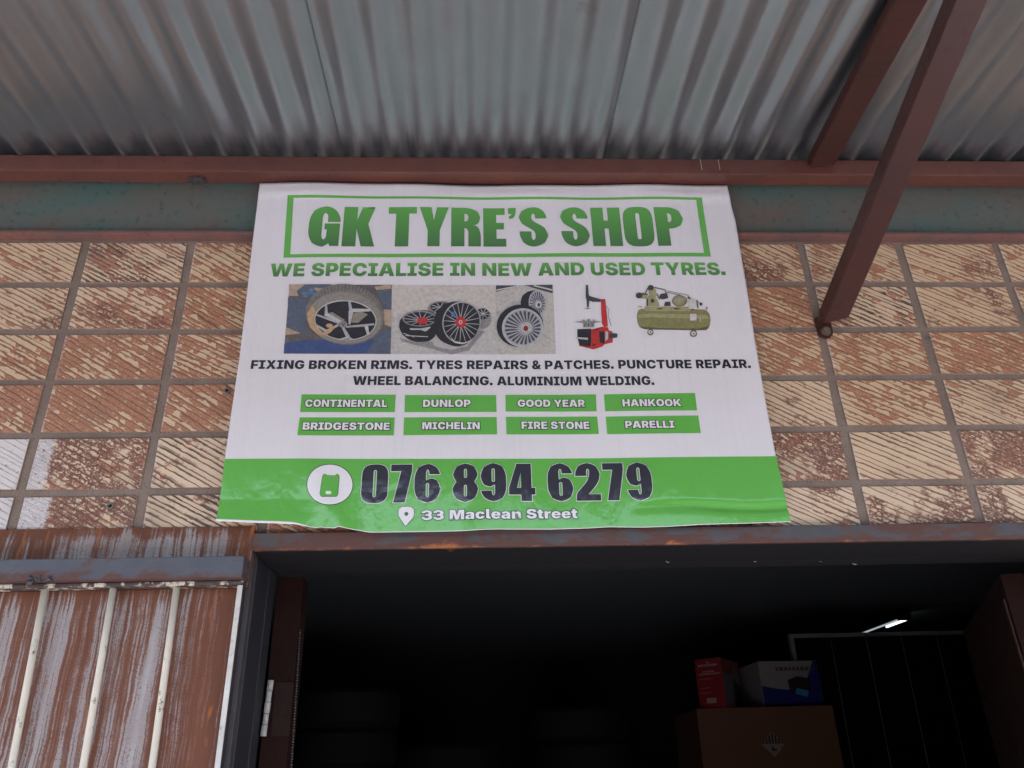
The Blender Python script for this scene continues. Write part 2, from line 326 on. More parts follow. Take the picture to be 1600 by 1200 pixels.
for j in range(-1, 6):
    for i in range(-13, 24):
        x0 = XA + i*TW + .0090; x1 = XA + (i+1)*TW - .0090; z1 = ZA - j*TH - .0066; z0 = ZA - (j+1)*TH + .0066
        z0 = max(z0, 2.0535)
        p = pal.get((i, j)) or (rg.uniform(.1, .65), rg.choice((0, .3, .7)), 0, rg.uniform(.2, .8), 0, rg.uniform(.2, .8))
        rnd = rg.random(); jx = [rg.uniform(-.0012, .0012) for _ in range(8)]; tilt = [rg.uniform(-.0012, .0012) for _ in range(2)]
        e = .0012; b = len(tv)
        cs = [(x0+jx[0], z0+jx[1]), (x1+jx[2], z0+jx[3]), (x1+jx[4], z1+jx[5]), (x0+jx[6], z1+jx[7])]
        ins = [(cs[0][0]+e, cs[0][1]+e), (cs[1][0]-e, cs[1][1]+e), (cs[2][0]-e, cs[2][1]-e), (cs[3][0]+e, cs[3][1]-e)]
        for ring, yy in ((cs, .0075), (cs, .0016), (ins, 0.0)):
            for x, z in ring:
                u, v = x-x0, z-(ZA-(j+1)*TH)
                y = yy + (tilt[0]*(u/.24-.5) + tilt[1]*(v/.12-.5) if yy < .007 else 0)
                tv.append((x, y, z)); A1.append((u, v, rnd)); A2.append(p[:3]); A3.append(p[3:])
        tf.append([b+8, b+9, b+10, b+11])
        for q in (0, 4):
            for k in range(4): tf.append([b+q+k, b+q+(k+1) % 4, b+q+4+(k+1) % 4, b+q+4+k])
tl = mesh('tile_facing', tv, tf, [M_TILE, M_GROUT], wall)
tl.data.polygons.foreach_set('material_index', [0 if k % 9 == 0 else 1 for k in range(len(tf))])
for nm, dat in (('tuv', A1), ('tpar', A2), ('tpar2', A3)):
    at = tl.data.attributes.new(nm, 'FLOAT_VECTOR', 'POINT'); at.data.foreach_set('vector', [c for t in dat for c in t])
# plugs left in the tiles
M_PLUG = plain('grey_wall_plug', (.16, .15, .14), .6); M_HOLE = plain('dark_hole', (.01, .01, .01), .9)
for px, py, lab in ((355.5, 611, 'grey wall plug in the brown tile left of the banner, the upper of two'), (173, 791, 'grey wall plug in the crackled tile above the rusty header sheet'),
                    (1235, 515, 'small dark plug in the grout left of the brace bolt'), (1451, 529, 'small dark plug in the grout crossing right of the brace')):
    c = on_y(px, py, 0); r = .0066 if px < 1000 else .0042
    pl = empty('wall_plug', c, lab, 'wall plug', 'plugs left in the tiled wall')
    rr = MB(); n_ = 18
    for y, q in ((.0, r), (-.004, r), (-.004, r*.58), (.002, r*.55)):
        for k in range(n_): rr.v.append(c+Vector((q*math.cos(k*2*math.pi/n_), y, q*math.sin(k*2*math.pi/n_))))
    for a in range(3):
        for k in range(n_): rr.f.append([a*n_+k, a*n_+(k+1) % n_, (a+1)*n_+(k+1) % n_, (a+1)*n_+k])
    rr.build('sleeve', M_PLUG, pl)
    h = MB(); h.add([c+Vector((r*.56*math.cos(k*2*math.pi/n_), -.0005, r*.56*math.sin(k*2*math.pi/n_))) for k in range(n_)], [list(range(n_))]); h.build('hole', M_HOLE, pl)

# --- green channel beam over the tiles
gb = empty('channel_beam', (0, 0, 2.755), 'faded green steel channel beam with reddish lower lip above the tiles', 'beam')
MB().box(-4, 5, -.004, .006, 2.766, 2.935, .001).build('web', M_GREEN, gb)
MB().box(-4, 5, -.024, .006, 2.7565, 2.7655, .0015).build('lower_flange', M_FLANGE, gb)
# --- red square tube carrying the roof
rb = empty('eaves_beam', (0, -.04, 2.909), 'long horizontal dark red steel tube under the inner end of the roof sheets', 'beam')
MB().box(-4, 5, -.062, -.0195, 2.9095, 2.957, .004).build('tube', M_RED, rb)
ch = MB()
for px in (1094, 1122): 
    a = on_y(px, 249, -.0626); b = on_y(px+3, 265, -.0626); ch.beam(a, b, .0011, .0011, 0)
ch.build('chalk_marks', plain('chalk', (.42, .36, .33), .9), rb)
# mud nest stuck under the tube
nc = on_y(307, 288, -.035); rg = random.Random(3); bm = bmesh.new()
bmesh.ops.create_icosphere(bm, subdivisions=3, radius=1)
for v in bm.verts:
    k = 1+rg.uniform(-.22, .22); v.co = Vector((v.co.x*.020*k, v.co.y*.012*k, v.co.z*.0065*k)) + Vector((nc.x, -.034, 2.9065))
nest = mesh('mud_nest', [v.co for v in bm.verts], [[v.index for v in f.verts] for f in bm.faces], plain('dry_mud', (.050, .040, .040), .95, 0, .2, .5, 120)); bm.free()
tag(nest, 'small crumbly mud nest stuck under the red tube left of the banner', 'nest')

# --- corrugated roof
PITCH_C, AMP = .0793, .0088
def roof_z(y): return 2.9585 + (y+.06)*.080
roof = empty('awning_roof', (0, -1.2, 2.87), 'corrugated galvanised awning roof of overlapping sheets seen from below', 'roof')
seams = [-.387 + PITCH_C*k for k in (-36, -24, -12, 0, 8, 16, 24, 32, 40, 48)]
rg = random.Random(11)
for k in range(len(seams)-1):
    x0, x1 = seams[k], seams[k+1] + PITCH_C*.9
    nx, ny = int(110*(x1-x0)/.70), 60; ph = rg.uniform(-.03, .03); ex = [rg.uniform(-1, 1) for _ in range(6)]; lift = .0016*((k+1) % 2)
    vs, fs = [], []
    for j in range(ny+1):
        y = .06 + (-2.25-.06)*(j/ny)
        for i in range(nx+1):
            x = x0 + (x1-x0)*i/nx
            edge = max(0, 1-(x-x0)/.07)
            xx = x + edge*(.004*math.sin(y*3.1+ex[0]*3)+.003*math.sin(y*7.3+ex[1]*4))
            c = math.cos(2*math.pi*(x+.387)/PITCH_C + ph)
            z = roof_z(y) + AMP + AMP*c + lift + .0013*math.sin(x*9+y*4+ex[2]*3) + .0016*math.sin(y*5.2+ex[3]*3+x*2) + edge*.0015*math.sin(y*6+ex[4]*3) + .002
            vs.append((xx, y, z))
    for j in range(ny):
        for i in range(nx):
            a = j*(nx+1)+i; fs.append([a, a+1, a+nx+2, a+nx+1])
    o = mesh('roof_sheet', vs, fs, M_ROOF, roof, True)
    sd_ = o.modifiers.new('thickness', 'SOLIDIFY'); sd_.thickness = .0007; sd_.offset = 1
# --- rafter and knee brace
rf = empty('rafter', (.84, -.06, 2.93), 'dark red steel rafter running out under the roof sheets from the long tube', 'rafter')
p0 = Vector((.846, -.0645, 2.9475)); p1 = Vector((.727, -2.2, 2.9475-.171))
M_BRACE = mat_paint('shaded_red_brace_paint', (.058, .0185, .015), (.043, .018, .016))  # darker copy of the red paint: backlit shade of rafter and brace in colour
MB().beam(p0, p1, .062, .030, .005).build('tube', M_BRACE, rf)
wv = []
for k in range(9): wv.append((.817+.058*k/8, -.0655-.0012*(k % 2), 2.934+.0012*((k*7) % 3)))
MB().tube(wv, .0032, 8).build('weld_bead', M_BRACE, rf, True)
br = empty('knee_brace', (.79, 0, 2.5), 'slanting dark red steel brace bolted to the tiles and rising to the rafter', 'brace')
b0 = Vector((.803, -.026, 2.527)); b1 = Vector((.795, -1.06, 2.834))
t = MB().beam(b0, b1, .052, .040, .004)
d = (b1-b0).normalized()
for i in range(len(t.v)):                                  # lower end cut to the wall, corner clipped
    q = t.v[i]
    if (q-b0).dot(d) < .02: t.v[i] = q + d*(.012 if q.x > .80 else -.002)
t.build('tube', M_BRACE, br)
bp_ = Vector((.7893, -.0045, 2.5005)); pm = MB(); prof = []
for k in range(13): a = math.pi + math.pi*k/12; prof.append((bp_.x+.0165*math.cos(a), bp_.z+.0165*math.sin(a)))
prof += [(bp_.x+.0165, 2.5375), (bp_.x-.0165, 2.5375)]; n_ = len(prof)
pm.add([(x, -.0075, z) for x, z in prof]+[(x, -.0012, z) for x, z in prof], [list(range(n_)), list(range(n_, 2*n_))[::-1]]+[[i, i+n_, (i+1) % n_+n_, (i+1) % n_] for i in range(n_)])
pm.box(bp_.x-.014, bp_.x+.014, -.03, -.0076, 2.527, 2.533, .001)
pm.build('end_plate', M_BRACE, br)
bo = MB()
for q, (r, y0, y1, sg) in enumerate(((.0112, -.0095, -.0076, 20), (.0086, -.0155, -.0096, 6))):
    b = len(bo.v)
    for y in (y0, y1):
        for k in range(sg): bo.v.append(bp_+Vector((r*math.cos(2*math.pi*k/sg+.2), y-bp_.y, r*math.sin(2*math.pi*k/sg+.2))))
    bo.f += [[b+k for k in range(sg)]]+[[b+k, b+sg+k, b+sg+(k+1) % sg, b+(k+1) % sg] for k in range(sg)]
bo.build('bolt', mat_steel('rusty_bolt_steel', (.15, .115, .09), (.11, .085, .07), .6), br)

# --- lintel
M_LINT = mat_steel('rusty_lintel_steel', (.050, .050, .058), (.105, .098, .104), .485, .67, (2.017, 2.026, .13))
li = empty('lintel', (.5, .05, 2.017), 'rusty grey steel lintel angle across the top of the dark doorway', 'lintel')
lm = MB().box(-.4285, 2.2, -.014, -.004, 2.0165, 2.0505, .002)
lm.build('front_leg', M_LINT, li)
MB().box(-.4285, 1.232, -.004, .128, 2.0165, 2.022, .001).build('flat_leg', mat_steel('black_lintel_underside', (.013, .013, .015), (.022, .021, .022), .7), li)
MB().box(-.4285, 1.232, .130, .199, 2.021, 2.0545, .001).build('door_head', M_BLACK, li)
rg = random.Random(8); M_FLUFF = plain('white_fluff', (.34, .32, .31), .95)
for px, lab in ((1043, 'leftmost white speck of fluff hanging under the rusty lintel'), (1180, 'white speck of fluff under the lintel, second from the left'), (1282, 'white speck of fluff under the lintel, third from the left'), (1335, 'rightmost and longest white speck of fluff under the lintel')):
    c = ray(px, 879+rg.uniform(-2, 2)); c = CAM + c*((2.0155-CAM.z)/c.z); s = rg.uniform(.6, .9) if px < 1300 else 1.3
    fl = MB().tube([c+Vector((-.004*s, 0, .001)), c+Vector((0, -.001, -.001*s)), c+Vector((.005*s, .001, -.0005))], [.0004, .0009*s, .0004], 6)
    tag(fl.build('cobweb_fluff', M_FLUFF), lab, 'fluff', 'specks of fluff under the lintel')

# --- left: header sheet, rail and barred gate
M_SHEET = mat_rust_sheet('rusting_galvanised_sheet', .484, .13, -.555, -.50, 1.955)
M_HEAD = mat_rust_sheet('rusting_header_sheet', .508, .10, -.55, -.46, None, 2.066)
hd = empty('header_sheet', (-1, 0, 2.0), 'rust stained grey sheet metal strip directly under the tiles on the left', 'header')
MB().box(-2.4, -.4305, -.0045, -.0005, 1.950, 2.0675, .0008).build('sheet', M_HEAD, hd)
M_RAIL = mat_steel('mill_scale_steel', (.058, .062, .078), (.105, .110, .135), .560, .80, (1.957, 1.9735, .13), 7, .42)
tr = empty('top_rail', (-1, -.03, 1.957), 'dark blue grey steel rail with a brown lower edge above the barred gate', 'rail')
MB().box(-2.4, -.4312, -.052, -.006, 1.9570, 1.9965, .002).build('angle_bar', M_RAIL, tr)
wd = MB(); rg = random.Random(4)
wc = on_y(63, 907, -.05)
for _ in range(14):
    q = wc+Vector((rg.uniform(-.022, .022), rg.uniform(-.004, .004), rg.uniform(-.008, .006))); s = rg.uniform(.003, .006)
    bm = bmesh.new(); bmesh.ops.create_icosphere(bm, subdivisions=1, radius=s)
    wd.add([v.co+q for v in bm.verts], [[v.index for v in f.verts] for f in bm.faces]); bm.free()
shade_auto(wd.build('weld_bead', plain('dark_weld', (.075, .065, .07), .45, .4, .5, .4, 300), tr), 60)
def mat_chip(nm='chipped_cream_paint', th=.63):
    n = N(nm); o = n.obj(); f = n.noise(n.map(o, scale=(1, 1, .6)), 55, 4, .7); h = n.noise(o, 18, 3)
    c = n.mix(h, (.74, .68, .57), (.56, .49, .40)); c = n.mix(n.step(f, th, th+.07), c, (.075, .055, .05))
    return n.out(c, .5, 0, .45, n.bump(f, .3, .001))
M_CREAM = mat_chip()
gt = empty('barred_gate', (-.9, -.02, .13), 'rust streaked sheet metal gate with thin cream upright bars', 'gate')
MB().box(-1.9, -.4445, -.0038, -.0008, .15, 1.9478).build('backing_sheet', M_SHEET, gt)
MB().box(-1.9, -.4335, -.032, -.005, 1.9482, 1.9555, .001).build('top_bar', mat_chip('flaking_cream_paint', .405), gt)
MB().box(-.4425, -.4345, -.0270, -.0045, .15, 1.947, .001).build('stile', mat_steel('dark_stile_steel', (.040, .034, .036), (.06, .05, .05), .6), gt)
MB().box(-.4428, -.4335, -.032, -.0275, .15, 1.947, .001).build('side_bar', mat_paint('worn_white_paint', (.62, .60, .57), (.50, .47, .44), .5, 20, .9), gt)
MB().box(-1.9, -.4445, -.030, -.005, .13, .149, .001).build('bottom_bar', M_CREAM, gt)
for xt, xb in ((-.7965, -.7825), (-.6730, -.6642), (-.5583, -.5502), (-.9200, -.9120), (-1.043, -1.036)):
    k = (xb-xt)/(1.957-1.648); rgx = random.Random(int(-xt*1000)); pts = []
    for i in range(13):
        z = 1.9478-(1.9478-.14)*i/12; pts.append((xt+k*(1.957-z)*(1 if z > 1.5 else .45/(1.957-z)*1.0) + rgx.uniform(-.0006, .0006), -.0195, z))
    MB().tube(pts, .0062, 14).build('upright_bar', M_CREAM, gt, True)
# --- steel door frame on the left and the two inward-opened door leaves
M_JAMB = mat_steel('black_jamb_steel', (.022, .022, .028), (.036, .035, .042), .66, .80)
jb = empty('door_frame', (-.45, .1, 0), 'black steel door frame post between the barred gate and the doorway', 'door frame')
j_ = MB().box(-.4735, -.4312, .0135, .034, .125, 2.0545, .001); j_.build('front_post', mat_steel('dark_post_steel', (.055, .050, .055), (.09, .075, .075), .6), jb)
MB().box(-.4735, -.4330, .0345, .146, .125, 2.0545, .001).build('reveal_plate', M_JAMB, jb)
MB().box(-.4735, -.4345, .1465, .2125, .125, 2.0545, .0015).build('rear_post', M_JAMB, jb)
MB().box(-.4330, -.4300, .0362, .0400, .125, 2.016, .0005).build('groove_bead', plain('worn_steel_bead', (.10, .095, .10), .4, .5), jb)
MB().box(-.4330, -.4312, .1440, .1462, .125, 2.016, .0003).build('groove_bead', plain('worn_steel_bead_dark', (.07, .068, .075), .4, .5), jb)
M_BROWN = mat_paint('brown_door_paint', (.024, .0085, .0065), (.018, .008, .007), .75, 5, .5, .12)
ld = empty('hinge_post', (-.40, .22, 0), 'narrow brown door post with a chipped white hinge at the left of the doorway', 'door post')
MB().box(-.4310, -.3760, .2160, .275, .021, 2.018, .002).build('post', M_BROWN, ld)
a0 = on_y(424, 1063, .2125); a1 = on_y(412, 1151, .2125)
hg = MB()
for k in range(5):
    p = a0.lerp(a1, k/5+.006); q = a0.lerp(a1, (k+1)/5-.006); p.y = q.y = .2085; hg.tube([p, q], .0062-.0006*(k % 2), 12)
hb = shade_auto(hg.build('hinge', mat_paint('chipped_white_hinge', (.45, .43, .41), (.33, .31, .30), .5, 60, .9), ld))
MB().box(a0.x+.009, a0.x+.046, .2130, .2157, a1.z, a0.z-.004, .0008).build('hinge_plate', mat_paint('brown_plate_paint', (.030, .016, .013), (.024, .014, .012), .75, 30, .5, .12), ld)
pts = [on_y(469, 985, .212), on_y(463, 1080, .212), on_y(455, 1200, .212), on_y(449, 1290, .212)]
cn = MB(); i = 0
for a, b in zip(pts[:-1], pts[1:]):
    n_ = int((b-a).length/.0052)
    for k in range(n_):
        c = a.lerp(b, k/n_); bm = bmesh.new(); bmesh.ops.create_icosphere(bm, subdivisions=1, radius=.0021)
        cn.add([v.co*(1.15 if i % 2 else .9)+c for v in bm.verts], [[v.index for v in f.verts] for f in bm.faces]); bm.free(); i += 1
tag(cn.build('bead_chain', plain('dull_bead_metal', (.14, .135, .13), .4, .7)), 'thin bead chain hanging beside the brown left door edge', 'chain')
rd = empty('door_leaf', (1.19, .22, 0), 'dark brown open door leaf standing inward at the right edge of the doorway', 'door')
dv = Vector((math.sin(R(24)), math.cos(R(24)), 0)); sv = Vector((dv.y, -dv.x, 0))
o0 = Vector((1.172, .216, .06)); L_ = .85; hM = 1.938
M4 = Matrix((sv, dv, Vector((0, 0, 1)))).transposed().to_4x4(); M4.translation = o0
MB().box(0, .045, 0, L_, 0, hM, .002, M4).build('leaf', M_BROWN, rd)
MB().box(-.004, -.0005, .02, .035, .05, hM-.05, .001, M4).build('edge_strip', plain('brown_strip_paint', (.045, .018, .013), .6), rd)
jr = empty('door_frame', (1.25, .1, 0), 'black steel door frame post at the right end of the lintel', 'door frame')
MB().box(1.2325, 1.27, .0, .2125, .125, 2.0160, .001).build('post', M_JAMB, jr)
FONTDATA = '''
&|695|282,-12 ~204,-12 ~91,44 ~30,137 30,193 ~30,234 ~61,298 ~117,351 155,375 320,478 ~337,488 ~355,510 ~363,531 363,540 ~363,557 ~337,584 311,584 ~294,584 ~270,572 ~257,549 257,534 ~257,513 ~280,468 ~321,418 349,388 701,0 505,0 210,312 ~188,336 ~136,403 ~98,487 98,537 ~98,593 ~151,684 ~247,738 311,738 ~372,738 ~460,688 ~508,604 508,554 ~508,520 ~485,458 ~442,404 411,382 261,275 ~244,263 ~218,232 218,207 ~218,187 ~237,157 ~272,142 296,142 ~333,142 ~405,177 ~465,241 ~502,328 502,379 657,379 ~657,316 ~631,199 ~573,102 525,68 471,42 ~427,14 ~328,-12
A|795|22,0 258,728 528,728 772,0 549,0 464,282 ~437,374 ~389,572 368,669 413,669 ~392,572 ~350,374 324,282 243,0|197,140 197,287 598,287 598,140
B|668|47,0 47,728 362,728 ~445,728 ~559,683 ~616,601 616,546 ~616,506 ~581,439 ~518,395 476,387 476,379 ~522,377 ~599,334 ~645,257 645,206 ~645,146 ~583,53 ~469,0 390,0|244,157 337,157 ~386,157 ~437,195 437,231 ~437,257 ~413,293 ~370,312 340,312 244,312|244,434 325,434 ~351,434 ~391,450 ~413,480 413,503 ~413,536 ~365,572 328,572 244,572
C|748|385,-10 ~285,-10 ~126,76 ~34,243 34,363 ~34,485 ~128,652 ~287,737 385,737 ~453,737 ~567,701 ~654,630 ~708,528 715,462 515,462 ~512,485 ~493,523 ~461,551 ~418,565 391,565 ~341,565 ~272,517 ~237,427 237,363 ~237,297 ~273,207 ~341,162 390,162 ~417,162 ~460,177 ~492,204 ~512,242 516,266 716,266 ~712,219 ~668,123 ~585,41 ~465,-10
D|723|327,0 128,0 128,168 319,168 ~374,168 ~450,202 ~490,288 490,363 ~490,439 ~449,525 ~371,560 313,560 125,560 125,728 324,728 ~437,728 ~600,640 ~688,477 688,363 ~688,250 ~600,87 ~438,0|244,728 244,0 47,0 47,728
E|613|47,0 47,728 571,728 571,568 244,568 244,445 544,445 544,290 244,290 244,159 569,159 569,0
F|584|47,0 47,728 559,728 559,568 244,568 244,404 527,404 527,249 244,249 244,0
G|754|391,-10 ~285,-10 ~124,81 ~34,248 34,362 ~34,482 ~130,650 ~292,737 390,737 ~454,737 ~565,701 ~651,633 ~703,542 709,487 510,487 ~505,506 ~485,535 ~456,555 ~417,565 394,565 ~344,565 ~274,518 ~237,428 237,365 ~237,301 ~272,210 ~341,162 393,162 ~438,162 ~498,188 ~527,237 527,270 562,266 396,266 396,406 718,406 718,306 ~718,206 ~634,65 ~486,-10
H|750|47,0 47,728 244,728 244,451 506,451 506,728 703,728 703,0 506,0 506,292 244,292 244,0
I|507|28,0 28,159 155,159 155,568 28,568 28,728 479,728 479,568 352,568 352,159 479,159 479,0
K|759|197,127 197,294 ~217,340 ~255,414 ~306,490 345,541 489,728 723,728 419,353 400,361|47,0 47,728 244,728 244,571 240,362 244,266 244,0|504,0 329,292 454,437 737,0
L|565|47,0 47,728 244,728 244,159 538,159 538,0
M|956|47,0 47,728 358,728 424,500 ~432,471 ~454,374 ~475,263 ~492,161 497,126 460,126 ~465,161 ~482,263 ~503,374 ~524,471 533,500 597,728 909,728 909,0 710,0 710,281 ~710,306 ~712,389 ~715,487 ~718,587 718,629 729,629 ~720,583 ~698,482 ~674,387 ~653,308 645,281 561,0 396,0 311,281 ~303,308 ~281,387 ~256,482 ~233,583 224,629 238,629 ~238,587 ~241,487 ~244,389 ~246,306 246,281 246,0
N|770|47,0 47,728 262,728 435,442 ~458,405 ~497,331 ~533,241 552,182 535,182 ~533,221 ~525,325 ~520,426 520,461 520,728 723,728 723,0 508,0 346,266 ~319,311 ~277,390 ~239,478 214,535 234,535 ~238,484 ~246,382 ~250,295 250,266 250,0
O|775|388,-10 ~289,-10 ~128,76 ~34,243 34,363 ~34,485 ~128,652 ~289,737 388,737 ~487,737 ~647,652 ~741,485 741,363 ~741,242 ~647,76 ~487,-10|388,162 ~437,162 ~504,208 ~538,298 538,363 ~538,429 ~504,519 ~437,565 388,565 ~339,565 ~272,519 ~237,429 237,363 ~237,298 ~272,208 ~339,162
P|656|47,0 47,728 360,728 ~441,728 ~563,664 ~631,547 631,470 ~631,392 ~562,278 ~437,216 354,216 166,216 166,369 313,369 ~349,369 ~398,394 ~425,439 425,470 ~425,501 ~398,546 ~349,569 313,569 244,569 244,0
R|668|47,0 47,728 360,728 ~441,728 ~563,668 ~631,558 631,480 ~631,402 ~562,295 ~437,240 354,240 166,240 166,394 313,394 ~349,394 ~398,411 ~425,449 425,480 ~425,512 ~398,551 ~349,569 313,569 244,569 244,0|440,0 263,334 473,334 655,0
S|666|343,-9 ~248,-9 ~107,47 ~29,165 28,256 216,256 ~218,223 ~248,177 ~302,153 340,153 ~372,153 ~415,169 ~437,197 437,215 ~437,231 ~416,256 ~368,277 327,285 254,301 ~158,321 ~47,420 47,506 ~47,575 ~122,679 ~254,737 341,737 ~429,737 ~558,678 ~627,571 628,500 438,500 ~436,536 ~389,575 341,575 ~311,575 ~271,561 ~253,536 253,520 ~253,502 ~273,477 ~316,458 351,450 410,438 ~470,425 ~557,383 ~612,327 ~638,256 638,215 ~638,143 ~567,43 ~435,-9
T|687|27,568 27,728 659,728 659,568 442,568 442,0 245,0 245,568
U|722|360,-9 ~267,-9 ~125,57 ~47,179 47,262 47,728 244,728 244,278 ~244,244 ~274,192 ~327,162 360,162 ~395,162 ~447,192 ~478,244 478,278 478,728 675,728 675,262 ~675,179 ~596,57 ~454,-9
W|1082|215,0 22,728 243,728 301,445 ~312,392 ~330,266 ~347,140 356,86 317,86 ~327,140 ~346,266 ~366,392 378,445 442,728 640,728 704,445 ~716,392 ~736,266 ~755,140 765,86 726,86 ~735,140 ~751,266 ~770,392 780,445 839,728 1060,728 867,0 644,0 571,296 ~553,373 ~531,551 515,633 567,633 ~548,551 ~530,374 511,296 438,0
X|786|22,0 336,445 336,294 52,728 281,728 339,633 ~360,598 ~388,535 ~411,479 425,455 365,455 ~380,479 ~403,535 ~432,598 453,633 512,728 735,728 460,306 460,447 764,0 528,0 449,125 ~429,156 ~407,199 ~391,233 379,251 406,251 ~395,233 ~378,198 ~356,156 335,125 252,0
Y|775|293,0 293,253 22,728 254,728 359,508 ~374,478 ~396,415 408,375 379,375 ~390,415 ~410,478 424,508 522,728 753,728 490,253 490,0
a|597|202,-9 ~150,-9 ~69,26 ~24,96 24,150 ~24,195 ~55,259 ~109,299 ~182,321 225,324 ~271,328 ~326,337 ~351,356 351,372 351,374 ~351,388 ~335,408 ~308,418 289,418 ~271,418 ~240,407 ~220,386 217,369 40,387 ~48,433 ~108,508 ~215,553 292,553 ~350,553 ~444,525 ~511,477 ~547,412 547,374 547,0 363,0 363,77 359,77 ~343,46 ~296,9 ~238,-9|266,115 ~288,115 ~328,134 ~353,168 353,193 353,238 ~345,235 ~327,229 ~307,225 ~286,221 274,219 ~251,215 ~223,199 ~209,176 209,162 ~209,147 ~224,126 ~249,115
c|603|312,-10 ~224,-10 ~97,61 ~30,188 30,271 ~30,355 ~97,482 ~224,553 312,553 ~369,553 ~461,523 ~529,469 ~569,393 574,345 394,318 ~390,340 ~377,373 ~357,395 ~332,406 315,406 ~290,406 ~251,377 ~230,317 230,272 ~230,228 ~251,167 ~290,137 315,137 ~332,137 ~357,148 ~377,171 ~391,206 394,228 574,201 ~569,152 ~529,75 ~461,20 ~369,-10
e|606|312,-10 ~224,-10 ~98,57 ~30,183 30,271 ~30,356 ~98,482 ~222,553 307,553 ~369,553 ~469,514 ~540,441 ~578,338 578,272 578,228 91,228 91,335 486,335 395,312 ~395,346 ~375,391 ~337,415 309,415 ~280,415 ~242,391 ~223,346 223,312 223,234 ~223,198 ~246,151 ~288,128 315,128 ~335,128 ~368,139 ~392,160 397,175 570,150 ~557,101 ~487,29 ~381,-10
l|337|246,-3 ~144,-3 ~50,75 50,159 50,728 246,728 246,178 ~246,161 ~265,144 282,144 ~292,144 ~303,145 307,146 335,12 ~323,7 ~278,-3
n|649|246,307 246,0 50,0 50,546 234,546 238,406 232,406 ~250,468 ~334,553 409,553 ~467,553 ~553,500 ~600,407 600,348 600,0 403,0 403,307 ~403,347 ~362,394 325,394 ~301,394 ~266,373 ~246,334
r|434|50,0 50,546 240,546 240,441 246,441 ~261,500 ~326,553 369,553 ~382,553 ~407,549 419,545 419,378 ~404,383 ~362,388 347,388 ~318,388 ~272,362 ~246,315 246,284 246,0
t|399|369,546 369,403 10,403 10,546|79,676 275,676 275,175 ~275,158 ~293,141 312,141 ~321,141 ~355,146 360,147 384,7 ~350,-2 ~291,-8 264,-8 ~172,-8 ~79,76 79,157
.|373|187,-12 ~144,-12 ~86,45 86,87 ~86,130 ~144,187 187,187 ~229,187 ~287,130 287,87 ~287,45 ~229,-12
3|669|334,-10 ~244,-10 ~111,50 ~38,154 37,222 235,222 ~236,201 ~263,168 ~307,149 334,149 ~362,149 ~403,170 ~426,210 426,237 ~426,261 ~399,301 ~353,324 322,324 227,324 227,445 374,565 374,569 74,569 74,728 604,728 604,585 353,381 353,426 ~436,439 ~563,391 ~635,289 635,221 ~635,149 ~555,46 ~419,-10
'''
# ------------------------------------------------------------------ banner
FONT = {}
for ln in FONTDATA.strip().split('\n'):
    p = ln.split('|'); FONT[p[0]] = (int(p[1]), [[(int(q.strip('~').split(',')[0]), int(q.split(',')[1]), q[0] != '~') for q in c.split()] for c in p[2:]])
def flat_tt(c, n=4):
    """TrueType contour -> polyline"""
    P = []; L = len(c)
    for i in range(L):
        a, b = c[i], c[(i+1) % L]; P.append(a)
        if not a[2] and not b[2]: P.append(((a[0]+b[0])/2, (a[1]+b[1])/2, True))
    k = next(i for i, q in enumerate(P) if q[2]); P = P[k:]+P[:k]; out = []; i = 0
    while i < len(P):
        a = P[i]; nx = P[(i+1) % len(P)]
        out.append((a[0], a[1]))
        if not nx[2]:
            b = P[(i+2) % len(P)]
            for t in range(1, n):
                t /= n; out.append(((1-t)**2*a[0]+2*t*(1-t)*nx[0]+t*t*b[0], (1-t)**2*a[1]+2*t*(1-t)*nx[1]+t*t*b[1]))
            i += 2
        else: i += 1
    return out
def fil(pts, n=5):
    """polygon with rounded corners: vertices (x, y[, r])"""
    out = []; L = len(pts)
    for i, p in enumerate(pts):
        r = p[2] if len(p) > 2 else 0
        v = Vector(p[:2])
        if not r: out.append(tuple(v)); continue
        a = Vector(pts[i-1][:2])-v; b = Vector(pts[(i+1) % L][:2])-v
        ra = min(r, a.length*.98); rb = min(r, b.length*.98)
        s = v+a.normalized()*ra; e = v+b.normalized()*rb
        for t in range(n+1):
            t /= n; q = s*(1-t)**2+v*1.0*2*t*(1-t)+e*t*t; out.append(tuple(q))
    return out
def rr(x0, y0, x1, y1, r): return [(x0, y0, r), (x1, y0, r), (x1, y1, r), (x0, y1, r)]
